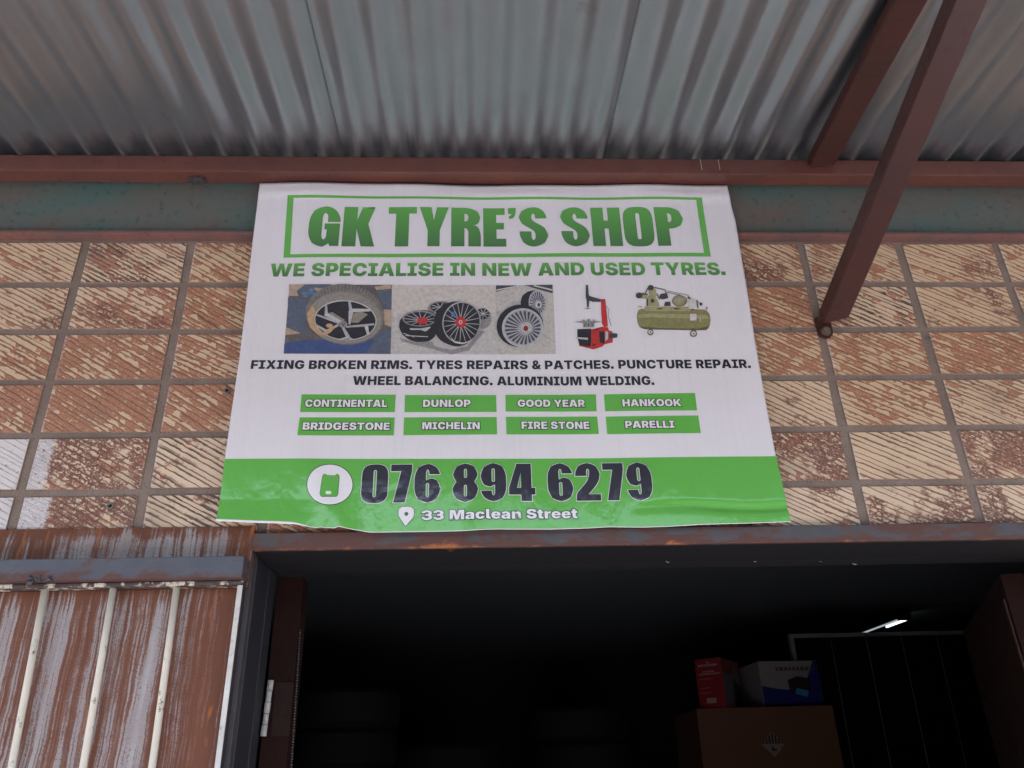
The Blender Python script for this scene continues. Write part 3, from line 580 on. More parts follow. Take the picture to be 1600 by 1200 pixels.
HV = {  # heavy condensed display letters, cap height 100
 'G': (78, [[(78,61),(78,76,22),(56,101,20),(22,101,22),(0,80,22),(0,20,22),(22,-1,22),(44,-1,14),(52,9,5),(55,1),(77,1),(77,57),(39,57),(39,42),(45,42),(45,22,6),(39,16,4),(33,22,6),(33,79,6),(39,85,5),(46,79,6),(46,61)]]),
 'K': (79, [[(0,0),(34,0),(34,44),(47,0),(80,0),(62,57),(78,100),(46,100),(34,66),(34,100),(0,100)]]),
 'T': (71, [[(19,0),(52,0),(52,83),(71,83),(71,100),(0,100),(0,83),(19,83)]]),
 'Y': (74, [[(22,0),(52,0),(52,40),(74,100),(44,100),(37,66),(30,100),(0,100),(22,40)]]),
 'R': (74, [[(0,0),(33,0),(33,47,0),(38,46,5),(43,40,5),(43,0),(74,0),(74,36,14),(66,53,10),(56,54,2),(68,57,9),(73,70,12),(73,84,18),(56,100,22),(0,100)],[(33,64),(33,84),(38,84,4),(43,80,5),(43,69,5),(39,64,4)]]),
 'E': (57, [[(0,0),(57,0),(57,20),(33,20),(33,44),(52,44),(52,61),(33,61),(33,82),(55,82),(55,100),(0,100)]]),
 "'": (20, [[(0,100),(20,100),(20,86,8),(14,72,8),(2,71),(2,78),(9,82,3),(9,84),(0,84)]]),
 'S': (73, [[(71,71),(71,80,18),(56,101,18),(18,101,22),(0,84,18),(0,68,20),(10,56,8),(34,42,10),(41,36,8),(41,20,6),(36,14,5),(31,20,6),(31,38),(1,38),(1,22,20),(18,-1,20),(54,-1,22),(73,18,20),(73,36,22),(62,50,10),(40,62,9),(32,68,8),(32,80,6),(37,86,5),(42,80,6),(42,71)]]),
 'H': (75, [[(0,0),(32,0),(32,45),(43,45),(43,0),(75,0),(75,100),(43,100),(43,66),(32,66),(32,100),(0,100)]]),
 'O': (76, [rr(0,-1,76,101,30), rr(33,17,43,85,6)]),
 'P': (73, [[(0,0),(33,0),(33,44),(54,44,20),(73,60,18),(73,82,22),(56,100,22),(0,100)],[(33,61),(33,84),(38,84,4),(43,80,5),(43,66,5),(39,61,4)]]),
 '0': (64, [rr(0,-1,64,101,28), rr(28,14,36,86,5)]),
 '7': (52, [[(8,0),(36,0),(52,82),(52,100),(0,100),(0,82),(25,82)]]),
 '6': (63, [[(62,73),(62,82,20),(46,101,18),(18,101,20),(0,82,22),(0,18,22),(18,-1,20),(46,-1,20),(63,18,20),(63,48,18),(50,62,12),(36,62,6),(28,55,5),(28,82,5),(32,87,4),(36,82,5),(36,73)], rr(28,13,36,50,5)]),
 '8': (63, [[(18,-1,20),(45,-1,20),(63,18,20),(63,42,14),(52,52,6),(62,62,14),(62,84,20),(45,101,18),(18,101,18),(1,84,20),(1,62,14),(11,52,6),(0,42,14),(0,18,20)], rr(28,13,35.5,44,5), rr(28,62,35.5,87,5)]),
 '4': (66, [[(30,0),(56,0),(56,17),(65,17),(65,35),(56,35),(56,100),(20,100),(0,35),(0,17),(30,17)],[(20,35),(30,35),(30,76)]]),
 '2': (63, [[(0,0),(61,0),(61,17),(31,17),(56,46,14),(62,66,14),(62,82,20),(46,101,18),(16,101,18),(0,82,20),(0,66),(28,66),(28,82,5),(32,87,4),(36,82,5),(36,70,10),(30,52,10),(2,20,6)]]),
}
HV['9'] = (63, [[(63-q[0], 100-q[1])+tuple(q[2:]) for q in c] for c in HV['6'][1]])
THREE = (640, [[(0,215,0),(0,190,120),(150,-14,200),(480,-14,220),(655,120,160),(655,270,120),(560,375,60),(632,450,80),(632,600,150),(470,741,200),(170,741,180),(20,620,120),(10,520,0),(205,520,0),(212,570,40),(280,594,50),(360,594,60),(428,560,50),(428,480,50),(360,440,60),(240,440,0),(240,315,0),(360,315,70),(445,280,60),(445,190,60),(370,140,60),(270,140,70),(205,170,50),(198,215,0)]])
def glyph(ch, heavy):
    """advance width and contours (outlines counter-clockwise, holes clockwise; they may overlap)"""
    if heavy: w, cs = HV[ch]; return w+6.5, orient([fil(c) for c in cs])
    if ch == '3': return 690, orient([fil(c) for c in THREE[1]])
    if ch == '.': return 300, [[(36, 0), (241, 0), (241, 205), (36, 205)]]
    a, cs = FONT[ch]; return a, [flat_tt(c)[::-1] for c in cs]
def area(c): return sum(c[i-1][0]*c[i][1]-c[i][0]*c[i-1][1] for i in range(len(c)))/2
def grow(c, d):
    """offset a closed outline outwards by d (holes shrink)"""
    c = [p for i, p in enumerate(c) if (Vector(p)-Vector(c[i-1])).length > 1e-6]; out = []; L = len(c)
    for i in range(L):
        a = (Vector(c[i])-Vector(c[i-1])).normalized(); b = (Vector(c[(i+1) % L])-Vector(c[i])).normalized()
        na = Vector((a.y, -a.x)); nb = Vector((b.y, -b.x)); k = max(.45, 1+na.dot(nb))
        out.append(tuple(Vector(c[i])+(na+nb)*(d/k)))
    return out
def inside(p, c):
    r = False
    for i in range(len(c)):
        (x1, y1), (x2, y2) = c[i-1], c[i]
        if (y1 > p[1]) != (y2 > p[1]) and p[0] < (x2-x1)*(p[1]-y1)/(y2-y1)+x1: r = not r
    return r
def orient(cs):
    out = []
    for c in cs:
        hole = sum(inside(c[0], k) for k in cs if k is not c) % 2
        if (area(c) > 0) == bool(hole): c = c[::-1]
        out.append(c)
    return out

YB = -.031
def warp(x, z):
    """rest shape of the hung vinyl: y of its front face"""
    u = (x+.513)/1.13; v = (2.90-z)/.85
    y = YB
    y += .0022*math.sin(x*9+1.2)*math.exp(-v*5) + .0016*math.sin(x*23+z*7)*math.exp(-v*4)
    y -= .0030*math.exp(-((v-.035)/.018)**2)*(0.5+.5*math.sin(x*13+.6))
    y += .0026*math.sin(x*4.4+.5)*v + .0012*math.sin(x*15+z*5)*v*v + .0015*math.sin(z*11+x*3)
    y -= .0035*math.exp(-((x-.02-(z-2.08)*.25)/.035)**2)*max(0, v-.75)*4
    y -= .0034*math.exp(-((x+.27+(z-2.07)*.55)/.03)**2)*max(0, v-.72)*4
    y -= .010*max(0, v-.93)/.07*max(0, .22-u)/.22
    y += .0050*math.exp(-((z-2.085-.004*math.sin(x*20))/.008)**2)*max(0, min(1, (x-.30)/.15))
    return y
def P2(px, py):
    w = on_y(px, py, YB); return (w.x, w.z)
def Pz(ox, oy, s): return lambda x, y: P2(ox+x/s, oy+y/s)
def printed(name, polys, layer, mat, parent, label=None, cut=.012, even=True):
    """polys: list of contour lists in banner plane; printed sheet lying on the vinyl"""
    bm = bmesh.new()
    for ip, cs in enumerate(polys):
        if not isinstance(cs[0][0], (tuple, list)): cs = [cs]
        if even: cs = orient(cs)
        pts, eds = [], []
        for c in cs:
            n0 = len(pts); pts += [Vector((p[0]*1000, p[1]*1000)) for p in c]; eds += [(n0+i, n0+(i+1) % len(c)) for i in range(len(c))]
        vo, _, fo = delaunay_2d_cdt(pts, eds, [], 0, 1e-4)[:3]
        vs = [None]*len(vo)
        for t in fo:
            cx, cy = (sum(vo[i][k] for i in t)/3000 for k in (0, 1))
            wn_ = 0
            for c in cs:                                  # winding number of the triangle's centre
                for i in range(len(c)):
                    (x1, y1), (x2, y2) = c[i-1], c[i]
                    if (y1 > cy) != (y2 > cy) and cx < (x2-x1)*(cy-y1)/(y2-y1)+x1: wn_ += 1 if y2 > y1 else -1
            if not wn_: continue
            for i in t:
                if vs[i] is None: vs[i] = bm.verts.new((vo[i][0], vo[i][1], ip % 5))
            try: bm.faces.new([vs[i] for i in t])
            except ValueError: pass
    cut *= 1000; xs = [v.co.x for v in bm.verts]; zs = [v.co.y for v in bm.verts]
    for ax, lo, hi in ((0, min(xs), max(xs)), (1, min(zs), max(zs))):
        k = math.ceil(lo/cut)
        while k*cut < hi:
            co = [0, 0, 0]; no = [0, 0, 0]; co[ax] = k*cut; no[ax] = 1
            bmesh.ops.bisect_plane(bm, geom=bm.verts[:]+bm.edges[:]+bm.faces[:], plane_co=co, plane_no=no); k += 1
    bm.verts.index_update()
    V = [(v.co.x/1000, warp(v.co.x/1000, v.co.y/1000)-.0006*layer-.00009*v.co.z, v.co.y/1000) for v in bm.verts]
    F = [[v.index for v in f.verts] for f in bm.faces]; bm.free()
    if parent and parent.name.split('.')[0] in ('wheel_photo', 'machine_picture', 'compressor_picture', 'phone_badge', 'location_pin'):   # printed picture: all its colours stay in one sheet
        me = parent.data; n0 = len(me.vertices)
        ov = [v.co.copy() for v in me.vertices]; of = [list(p.vertices) for p in me.polygons]; om = [p.material_index for p in me.polygons]
        if mat.name not in [q.name for q in me.materials]: me.materials.append(mat)
        mi = [q.name for q in me.materials].index(mat.name)
        me.clear_geometry(); me.from_pydata(ov+[Vector(v) for v in V], [], of+[[i+n0 for i in f] for f in F])
        me.polygons.foreach_set('material_index', om+[mi]*len(F)); me.polygons.foreach_set('use_smooth', [True]*len(me.polygons)); me.update(); return parent
    return mesh(name, V, F, mat, parent, True, label)
def text_polys(txt, l, r, cap, heavy=False, capunits=728, gr=0.0, space=None, k=0):
    """lay a line between baseline pixels l and r with cap height cap (pixels)"""
    x = 0; items = []
    for c in txt:
        if c == ' ': x += (space or (26 if heavy else 250)); continue
        a, cs = glyph(c, heavy); items.append((x, cs)); x += a
    minx = min(p[0]+o for o, cs in items for c in cs for p in c); maxx = max(p[0]+o for o, cs in items for c in cs for p in c)
    L = Vector(P2(*l)); Rr = Vector(P2(*r)); ux = (Rr-L)/(maxx-minx)
    cu = 100 if heavy else capunits
    top = Vector(P2(l[0], l[1]-cap)); uz = Vector((0, top.y-L.y))/cu
    return [[[tuple(L+ux*(p[0]+o-minx)+uz*p[1]) for p in c] for c in cs] for o, cs in items]
bn = empty('shop_banner', (.05, -.031, 2.07), 'large white and green vinyl tyre shop banner hung above the dark doorway', 'banner')
WHITE = (.70, .675, .71)
M_VIN = mat_vinyl('white_banner_vinyl', WHITE); M_GRN = mat_vinyl('green_print', (.115, .41, .068), .13, .05)
M_INK = mat_vinyl('black_print', (.030, .030, .042), .13, 0); M_WHT = mat_vinyl('white_print', (.72, .70, .72), .32, .04)
zT, zB = P2(700, 325)[1], P2(700, 386)[1]
M_TITLE = mat_grad('green_title_print', (.105, .36, .065), (.055, .165, .055), zB, zT)
z2, z1 = P2(780, 412)[1], P2(780, 433)[1]
M_TAG = mat_grad('green_tagline_print', (.115, .37, .07), (.06, .17, .06), z1, z2)

# vinyl sheet as a Coons patch between its four measured edges
Lp = [(406, 286), (394.6, 377.8), (374.5, 560), (352, 718), (341, 805), (338.5, 816)]
Rp = [(1136.5, 288.6), (1143.7, 323), (1149.5, 343), (1181.5, 545), (1212.7, 712.5), (1235.9, 815.5)]
Tp = [(406, 286), (700, 288.2), (900, 288.6), (1136.5, 288.6)]
Bp = [(338.5, 816), (400, 818.5), (440, 819.5), (463, 820.5), (480, 823.5), (496, 826.5), (501, 824.5), (510, 826), (525, 826.5), (527, 823.5), (545, 827), (577, 832), (650, 831), (720, 830), (780, 827.5), (860, 827), (920, 825), (952, 823), (1000, 823.8), (1040, 823), (1096, 820), (1170, 818), (1235.9, 815.5)]
def along(P, t):
    l = [0]
    for a, b in zip(P[:-1], P[1:]): l.append(l[-1]+math.dist(a, b))
    s = t*l[-1]
    for i in range(len(P)-1):
        if s <= l[i+1]+1e-9:
            k = (s-l[i])/(l[i+1]-l[i]); return (P[i][0]+(P[i+1][0]-P[i][0])*k, P[i][1]+(P[i+1][1]-P[i][1])*k)
    return P[-1]
def coons(u, t):
    a, b, c, d = along(Lp, t), along(Rp, t), along(Tp, u), along(Bp, u); q = []
    for k in (0, 1):
        q.append((1-u)*a[k]+u*b[k]+(1-t)*c[k]+t*d[k]-((1-u)*(1-t)*Tp[0][k]+u*(1-t)*Tp[-1][k]+(1-u)*t*Bp[0][k]+u*t*Bp[-1][k]))
    return P2(*q)
def patch(name, t0, t1, nu, nt, layer, mat, label=None):
    V, F = [], []
    for j in range(nt+1):
        for i in range(nu+1):
            u = i/nu; a = t0(u) if callable(t0) else t0; b = t1(u) if callable(t1) else t1
            x, z = coons(u, a+(b-a)*j/nt); V.append((x, warp(x, z)-.0006*layer, z))
    for j in range(nt):
        for i in range(nu):
            a = j*(nu+1)+i; F.append([a, a+nu+1, a+nu+2, a+1])
    return mesh(name, V, F, mat, bn, True, label)
sh = patch('vinyl_sheet', 0, 1, 220, 150, 0, M_VIN)
so_ = sh.modifiers.new('thickness', 'SOLIDIFY'); so_.thickness = .0008; so_.offset = -1
def tb(u):                                       # top of the green band
    y = 718.3+(712.6-718.3)*max(0, (u-.5)/.5)**1.0 - .8*math.sin(u*3)
    lo, hi = 0, 1
    for _ in range(22):
        mid = (lo+hi)/2; a, b, d = along(Lp, mid), along(Rp, mid), along(Bp, u)
        yy = (1-u)*a[1]+u*b[1]+(1-mid)*along(Tp, u)[1]+mid*d[1]-((1-u)*(1-mid)*Tp[0][1]+u*(1-mid)*Tp[-1][1]+(1-u)*mid*Bp[0][1]+u*mid*Bp[-1][1])
        if yy < y: lo = mid
        else: hi = mid
    return lo
patch('green_band', tb, lambda u: .9985-.005*max(0, min(1, (.16-u)/.03)), 220, 40, 1, M_GRN)
def quad(pts): return [P2(*p) for p in pts][::-1]
printed('title_border', [[quad([(450, 307.3), (1096.8, 308.8), (1110.6, 401.3), (443, 403)]), quad([(459.3, 311), (1088, 312.2), (1100, 395.6), (453.6, 397.9)])]], 1, M_GRN, bn)
printed('title_lettering', text_polys("GK TYRE'S SHOP", (479.5, 386.4), (1073.5, 384.6), 61.6, True), 1, M_TITLE, bn, even=False)
printed('tagline_lettering', text_polys("WE SPECIALISE IN NEW AND USED TYRES.", (420.8, 432.3), (1134, 430.3), 20.2), 1, M_TAG, bn, even=False)
printed('service_lettering', text_polys("FIXING BROKEN RIMS. TYRES REPAIRS & PATCHES. PUNCTURE REPAIR.", (391.8, 577.4), (1173.5, 575), 13.8) +
        text_polys("WHEEL BALANCING. ALUMINIUM WELDING.", (551, 602), (1022.8, 601), 14), 1, M_INK, bn, even=False)
A = Pz(340, 540, 3.478); B = Pz(780, 540, 3.478)
def zq(f, pts): return [f(*p) for p in pts][::-1]
def zp(ox, oy, x, y, s=3.478): return (ox+x/s, oy+y/s)
rows = [
 ('CONTINENTAL', A, 340, [(458,268),(968,268),(963,363),(450,365)], 477, 921, 338, 298), ('DUNLOP', A, 340, [(1018,270),(1513,268),(1516,360),(1016,363)], 1116, 1375, 336, 296),
 ('BRIDGESTONE', A, 340, [(448,394),(963,392),(958,490),(436,492)], 464, 936, 463, 423), ('MICHELIN', A, 340, [(1014,392),(1517,388),(1519,483),(1010,489)], 1112, 1425, 458, 419),
 ('GOOD YEAR', B, 780, [(34,266),(526,262),(531,354),(36,357)], 101, 467, 332, 293), ('HANKOOK', B, 780, [(570,262),(1065,256),(1077,350),(577,354)], 672, 991, 330, 291),
 ('FIRE STONE', B, 780, [(37,387),(533,382),(543,478),(40,483)], 122, 492, 453, 413), ('PARELLI', B, 780, [(580,383),(1083,378),(1097,474),(588,479)], 687, 954, 448, 409)]
for txt, f, ox, q, x0, x1, yb, yt in rows:
    o = printed('brand_box', [zq(f, q)], 1, M_GRN, bn)
    l, r_ = zp(ox, 540, x0, yb), zp(ox, 540, x1, yb-1)
    pol = text_polys(txt, l, r_, (yb-yt)/3.478)
    printed('box_lettering', pol, 3.6, M_WHT, o, even=False)
    printed('lettering_outline', [[grow(c, .0014) for c in cs] for cs in pol], 2.2, M_INK, o, even=False)
num = text_polys("076 894 6279", (563.5, 786.3), (1021.5, 781), 59, True, space=24)
nb = printed('phone_number', num, 2.6, M_INK, bn, even=False)
printed('number_outline', [[grow(c, .0013) for c in cs] for cs in num], 1.6, M_WHT, nb, even=False)
adr = text_polys("33 Maclean Street", zp(340, 540, 1107, 950), zp(780, 540, 427, 938), 15.0)
ab = printed('address_lettering', adr, 3.4, M_WHT, bn, even=False)
printed('address_outline', [[grow(c, .0015) for c in cs] for cs in adr], 2.2, M_INK, ab, even=False)
def ell(f, cx, cy, rx, ry, n=40, rot=0, a0=0, a1=2*math.pi):
    full = abs(a1-a0-2*math.pi) < 1e-6; out = []
    for k in range(n if full else n+1):
        t = a0+(a1-a0)*k/n; x, y = rx*math.cos(t), ry*math.sin(t)
        out.append(f(cx+x*math.cos(rot)-y*math.sin(rot), cy+x*math.sin(rot)+y*math.cos(rot)))
    return out[::-1]
ic = printed('phone_badge', [ell(A, 612, 760, 122, 109, 48, -.06)], 2.4, M_WHT, bn)
printed('badge_outline', [ell(A, 612, 760, 126, 113, 48, -.06)], 1.7, M_INK, ic)
body = [(574,716,8),(582,703,6),(596,712,6),(642,712,6),(652,701,6),(662,714,6),(655,812,8),(650,824,8),(566,826,8),(560,814,8)]
pb = [A(*p) for p in fil(body)]
printed('phone_symbol', [pb[::-1]], 3.6, M_GRN, ic); printed('symbol_outline', [grow(pb[::-1], .0009)], 3.0, M_INK, ic)
printed('phone_button', [[A(*p) for p in fil(rr(590,796,621,814,9))][::-1]], 4.2, M_WHT, ic)
pin = [A(*p) for p in fil([(1022,982,3),(985,930,14),(980,905,30),(990,880,20),(1026,874,30),(1062,880,20),(1072,905,30),(1064,934,14)])]
pn = printed('location_pin', [[pin[::-1], ell(A, 1026, 916, 11, 11, 20)]], 2.6, M_WHT, bn)
printed('pin_outline', [[grow(pin[::-1], .0012)]], 1.8, M_INK, pn)

# ---- the pictures printed on the banner
def ink(name, col): return mat_vinyl(name, col, .32, .06, .5, .38)
I = {k: ink(k, c) for k, c in dict(ink_black=(.022, .022, .028), ink_dark=(.055, .058, .075), ink_grey=(.26, .25, .25), ink_light=(.50, .50, .50), ink_silver=(.40, .40, .43),
     ink_pale=(.60, .58, .56), ink_blue=(.055, .085, .22), ink_slate=(.10, .12, .17), ink_sand=(.52, .33, .19), ink_tyre=(.20, .185, .17), ink_red=(.50, .035, .035), ink_deepred=(.30, .02, .025),
     ink_olive=(.235, .225, .095), ink_olive_light=(.35, .33, .17), ink_olive_dark=(.12, .115, .05), ink_floor=(.50, .48, .46), ink_brown=(.13, .11, .11), ink_wall=(.56, .52, .48)).items()}
Q = Pz(440, 435, 8); S = Pz(610, 435, 8); T = Pz(770, 435, 8); U = Pz(970, 435, 10)
def poly(f, pts, r=0): return [f(*p) for p in (fil([(*p, r) if len(p) == 2 else p for p in pts]) if r else [q[:2] for q in pts])][::-1]
def bar(f, x0, y0, x1, y1, w, w2=None):
    d = Vector((x1-x0, y1-y0)).normalized(); n = Vector((-d.y, d.x)); w2 = w2 or w
    return poly(f, [(x0+n.x*w/2, y0+n.y*w/2), (x1+n.x*w2/2, y1+n.y*w2/2), (x1-n.x*w2/2, y1-n.y*w2/2), (x0-n.x*w/2, y0-n.y*w/2)])
# picture 1: damaged alloy wheel with its tyre
q1 = printed('wheel_photo', [quad([(452.4, 445), (612.3, 445.4), (609.8, 553), (443.4, 553)])], 1, I['ink_brown'], bn, 'printed picture of a tyre on a broken alloy rim')
printed('photo_ground', [poly(Q, [(35,822),(60,810),(300,770),(560,770),(900,790),(1130,735),(1370,600),(1362,940),(28,940)])], 1.6, I['ink_blue'], q1)
printed('photo_shapes', [poly(Q, [(1110,735),(1230,680),(1372,600),(1362,940),(1060,940),(1150,800)]), poly(Q, [(80,240),(330,262),(350,420),(300,560),(330,690),(200,680),(70,600)]), poly(Q, [(290,78),(620,78),(420,250),(240,230),(190,150)]), poly(Q, [(1190,150),(1376,150),(1372,390),(1290,390)])], 2.0, I['ink_slate'], q1)
printed('photo_highlights', [poly(Q, [(62,615),(240,690),(52,712)]), poly(Q, [(1270,390),(1372,395),(1370,610),(1290,580)]), poly(Q, [(95,80),(300,78),(190,160),(210,225),(92,220)]), poly(Q, [(410,120),(540,135),(470,165),(420,150)]), poly(Q, [(1160,110),(1370,80),(1372,135),(1190,150)])], 2.5, ink('ink_tan', (.44,.33,.24)), q1)
printed('photo_blue_spots', [ell(Q, 375, 150, 34, 26), ell(Q, 300, 222, 30, 24), poly(Q, [(250,178),(450,186),(440,206),(250,200)])], 3.0, ink('ink_blue_spot', (.12,.19,.34)), q1)
printed('tyre', [[ell(Q, 795, 455, 492, 378, 56, .10), ell(Q, 800, 530, 392, 252, 56, .05)]], 3.2, I['ink_tyre'], q1)
printed('tyre_sidewall', [[ell(Q, 790, 500, 462, 318, 56, .08), ell(Q, 800, 528, 398, 256, 56, .05)]], 3.8, ink('ink_sidewall', (.27, .245, .215)), q1)
tr_ = []
for k in range(26):
    t = -2.75+k*.098; a = (800+math.cos(t+.1)*452, 470+math.sin(t+.1)*318); b = (795+math.cos(t+.1)*488, 455+math.sin(t+.1)*372); tr_.append(bar(Q, *a, b[0]+10, b[1], 7))
printed('tyre_tread', tr_, 4.3, I['ink_dark'], q1)
printed('rim_dark', [ell(Q, 800, 530, 392, 252, 56, .05)], 3.4, I['ink_black'], q1)
printed('rim_inside', [poly(Q, [(870,560),(960,560),(1080,455),(1000,420),(900,440)]), poly(Q, [(560,440),(640,430),(800,530),(740,545)]), poly(Q, [(880,600),(1100,575),(1040,610),(840,620)])], 4.0, ink('ink_warm_grey', (.27,.23,.19)), q1)
printed('rim_edge', [[ell(Q, 800, 530, 392, 252, 56, .05), ell(Q, 800, 532, 376, 238, 56, .05)]], 4.6, I['ink_light'], q1)
sp = [bar(Q, 780, 580, 430, 460, 44, 18), bar(Q, 760, 560, 545, 450, 30, 46), bar(Q, 560, 450, 560, 345, 40, 24), bar(Q, 850, 585, 870, 420, 22, 60), bar(Q, 870, 430, 850, 295, 44, 30), bar(Q, 870, 410, 1110, 405, 46, 30), bar(Q, 810, 615, 1160, 580, 22, 26),
      bar(Q, 1060, 600, 1085, 715, 44, 30), bar(Q, 760, 605, 835, 745, 26, 50), bar(Q, 835, 745, 720, 775, 26, 14), bar(Q, 835, 745, 900, 775, 26, 14), bar(Q, 710, 590, 560, 675, 26, 40), bar(Q, 560, 670, 420, 580, 40, 18)]
printed('rim_spokes', sp[0::2], 5.1, I['ink_silver'], q1); printed('rim_spokes', sp[1::2], 5.5, I['ink_light'], q1)
printed('broken_rim', [poly(Q, [(325,440),(400,350),(430,420),(400,520),(420,600),(520,690),(590,640),(700,590),(620,680),(560,720),(450,710),(360,620),(330,540)]), ell(Q, 600, 600, 42, 26)], 5.9, I['ink_sand'], q1)
printed('hub', [ell(Q, 772, 585, 52, 44)], 6.4, I['ink_grey'], q1); printed('hub_mark', [bar(Q, 752, 572, 772, 602, 9), bar(Q, 792, 568, 775, 602, 9)], 6.9, I['ink_dark'], q1)
# picture 2: black wheels with red hubs
q2 = printed('wheel_photo', [quad([(612.6, 445.4), (774.8, 446), (776.8, 553), (610.1, 553)])], 1, I['ink_floor'], bn, 'printed picture of black wheels with red hubs')
printed('photo_wall', [poly(S, [(20,85),(1315,92),(1325,420),(20,470)])], 1.6, I['ink_wall'], q2)
printed('photo_shade', [poly(S, [(110,740),(300,800),(520,790),(560,850),(760,890),(960,850),(1120,640),(1180,660),(980,900),(760,950),(520,880),(300,830),(150,790)])], 2.0, ink('ink_shade', (.27,.26,.27)), q2)
printed('rear_wheel', [ell(S, 630, 380, 165, 95), ell(S, 1150, 500, 110, 130)], 2.5, I['ink_grey'], q2)
printed('rear_rim', [ell(S, 625, 365, 125, 62), ell(S, 1155, 445, 85, 66)], 3.0, I['ink_black'], q2)
rs_ = [bar(S, 625, 368, 625+115*math.cos(t), 365+58*math.sin(t), 8) for t in (.2,.8,1.5,2.2,2.9,3.6,4.3,5.0,5.7)]+[bar(S, 1158, 445, 1158+78*math.cos(t), 445+60*math.sin(t), 8) for t in (.2,.9,1.6,2.3,3.0,3.7,4.4,5.1,5.8)]
printed('rear_spokes', rs_, 3.4, I['ink_light'], q2)
printed('flat_tyre', [poly(S, [(105,570),(130,500),(230,425),(420,395),(560,430),(580,700),(500,790),(300,800),(180,740),(120,660)], 60)], 4.1, I['ink_black'], q2)
printed('flat_rim', [[ell(S, 365, 505, 215, 100), ell(S, 365, 510, 195, 84)]], 4.6, I['ink_grey'], q2)
fs = [bar(S, 390, 530, 365+200*math.cos(t), 505+90*math.sin(t), 12, 7) for t in [k*.52 for k in range(12)]]
printed('flat_spokes', fs, 5.0, I['ink_silver'], q2)
printed('tyre_shine', [poly(S, [(240,628),(380,632),(500,608),(500,625),(440,670),(380,650),(250,650)], 8), bar(S, 190, 720, 470, 735, 10), bar(S, 160, 690, 300, 740, 7)], 5.4, I['ink_light'], q2)
printed('red_hub', [ell(S, 400, 535, 66, 42)], 5.9, I['ink_red'], q2)
printed('front_tyre', [poly(S, [(540,560),(560,440),(640,350),(780,290),(960,310),(1080,390),(1125,540),(1090,690),(1000,800),(860,870),(700,830),(570,740)], 90)], 6.3, I['ink_black'], q2)
printed('front_rim', [[ell(S, 890, 560, 240, 262, 56, .18), ell(S, 893, 562, 228, 246, 56, .18)]], 6.8, I['ink_silver'], q2)
sp2 = []
for k in range(10):
    t = .25+k*2*math.pi/10
    for dt in (-.16, .16): sp2.append(bar(S, 880+40*math.cos(t), 560+40*math.sin(t), 890+222*math.cos(t+dt), 560+240*math.sin(t+dt), 9, 6))
printed('front_spokes', sp2, 7.2, I['ink_light'], q2)
printed('rim_lip', [poly(S, [(740,720),(800,790),(910,812),(1010,790),(1000,800),(900,832),(800,815)], 6)], 7.9, I['ink_pale'], q2)
printed('blue_caliper', [poly(S, [(760,430),(790,425),(810,470),(790,495),(762,490)], 8)], 8.2, ink('ink_caliper', (.10,.17,.45)), q2)
printed('red_hub', [ell(S, 880, 558, 66, 66)], 8.4, I['ink_red'], q2); printed('hub_mark', [[ell(S, 878, 560, 24, 24), ell(S, 878, 560, 14, 14)]], 8.9, I['ink_pale'], q2)
# picture 3: silver multi-spoke wheels
q3 = printed('wheel_photo', [quad([(775, 446), (864, 445.3), (868.6, 552), (777, 553)])], 1, ink('ink_tile_floor', (.50,.475,.44)), bn, 'printed picture of silver many spoked wheels')
printed('photo_border', [poly(T, [(40,88),(330,88),(35,170)]), poly(T, [(400,86),(745,82),(748,190),(520,125)])], 1.6, I['ink_dark'], q3)
printed('border_line', [bar(T, 38, 150, 330, 92, 14), bar(T, 510, 92, 745, 150, 16)], 2.1, I['ink_pale'], q3)
printed('floor_joints', [bar(T, 55, 875, 115, 945, 5), bar(T, 600, 680, 770, 790, 4), bar(T, 0, 765, 45, 762, 4)], 1.7, I['ink_grey'], q3)
printed('hidden_wheel', [poly(T, [(240,300),(340,270),(350,340),(240,345)]), poly(T, [(45,410),(120,390),(120,450),(45,470)])], 2.0, I['ink_silver'], q3)
printed('rear_tyre', [poly(T, [(345,290),(370,215),(440,165),(520,150),(590,175),(520,400),(440,350),(350,340)], 30)], 2.6, I['ink_black'], q3)
printed('rear_disc', [ell(T, 556, 312, 108, 156, 48, -.10)], 3.1, I['ink_silver'], q3)
wedge = []
for k in range(20):
    t = k*2*math.pi/20; wedge.append(bar(T, 566+42*math.cos(t), 325+52*math.sin(t), 556+94*math.cos(t), 312+138*math.sin(t), 7, 15))
printed('rear_gaps', wedge, 3.6, I['ink_dark'], q3); printed('rear_hub', [ell(T, 572, 334, 38, 42)], 4.1, I['ink_pale'], q3); printed('hub_mark', [ell(T, 574, 334, 18, 22)], 4.5, I['ink_dark'], q3)
printed('front_tyre', [ell(T, 340, 595, 292, 262, 56, -.12)], 5.0, I['ink_black'], q3)
printed('front_disc', [ell(T, 372, 620, 258, 240, 56, -.10)], 5.5, I['ink_silver'], q3)
printed('front_ring', [[ell(T, 372, 620, 258, 240, 56, -.10), ell(T, 374, 620, 238, 222, 56, -.10)]], 6.0, I['ink_light'], q3)
wedge = []
for k in range(24):
    t = k*2*math.pi/24+.1; wedge.append(bar(T, 405+92*math.cos(t), 630+82*math.sin(t), 374+222*math.cos(t), 620+206*math.sin(t), 8, 30))
printed('front_gaps', wedge, 6.4, I['ink_dark'], q3)
printed('hub', [ell(T, 418, 622, 72, 66)], 7.0, I['ink_light'], q3); printed('red_hub', [ell(T, 412, 632, 30, 34)], 7.5, I['ink_deepred'], q3)
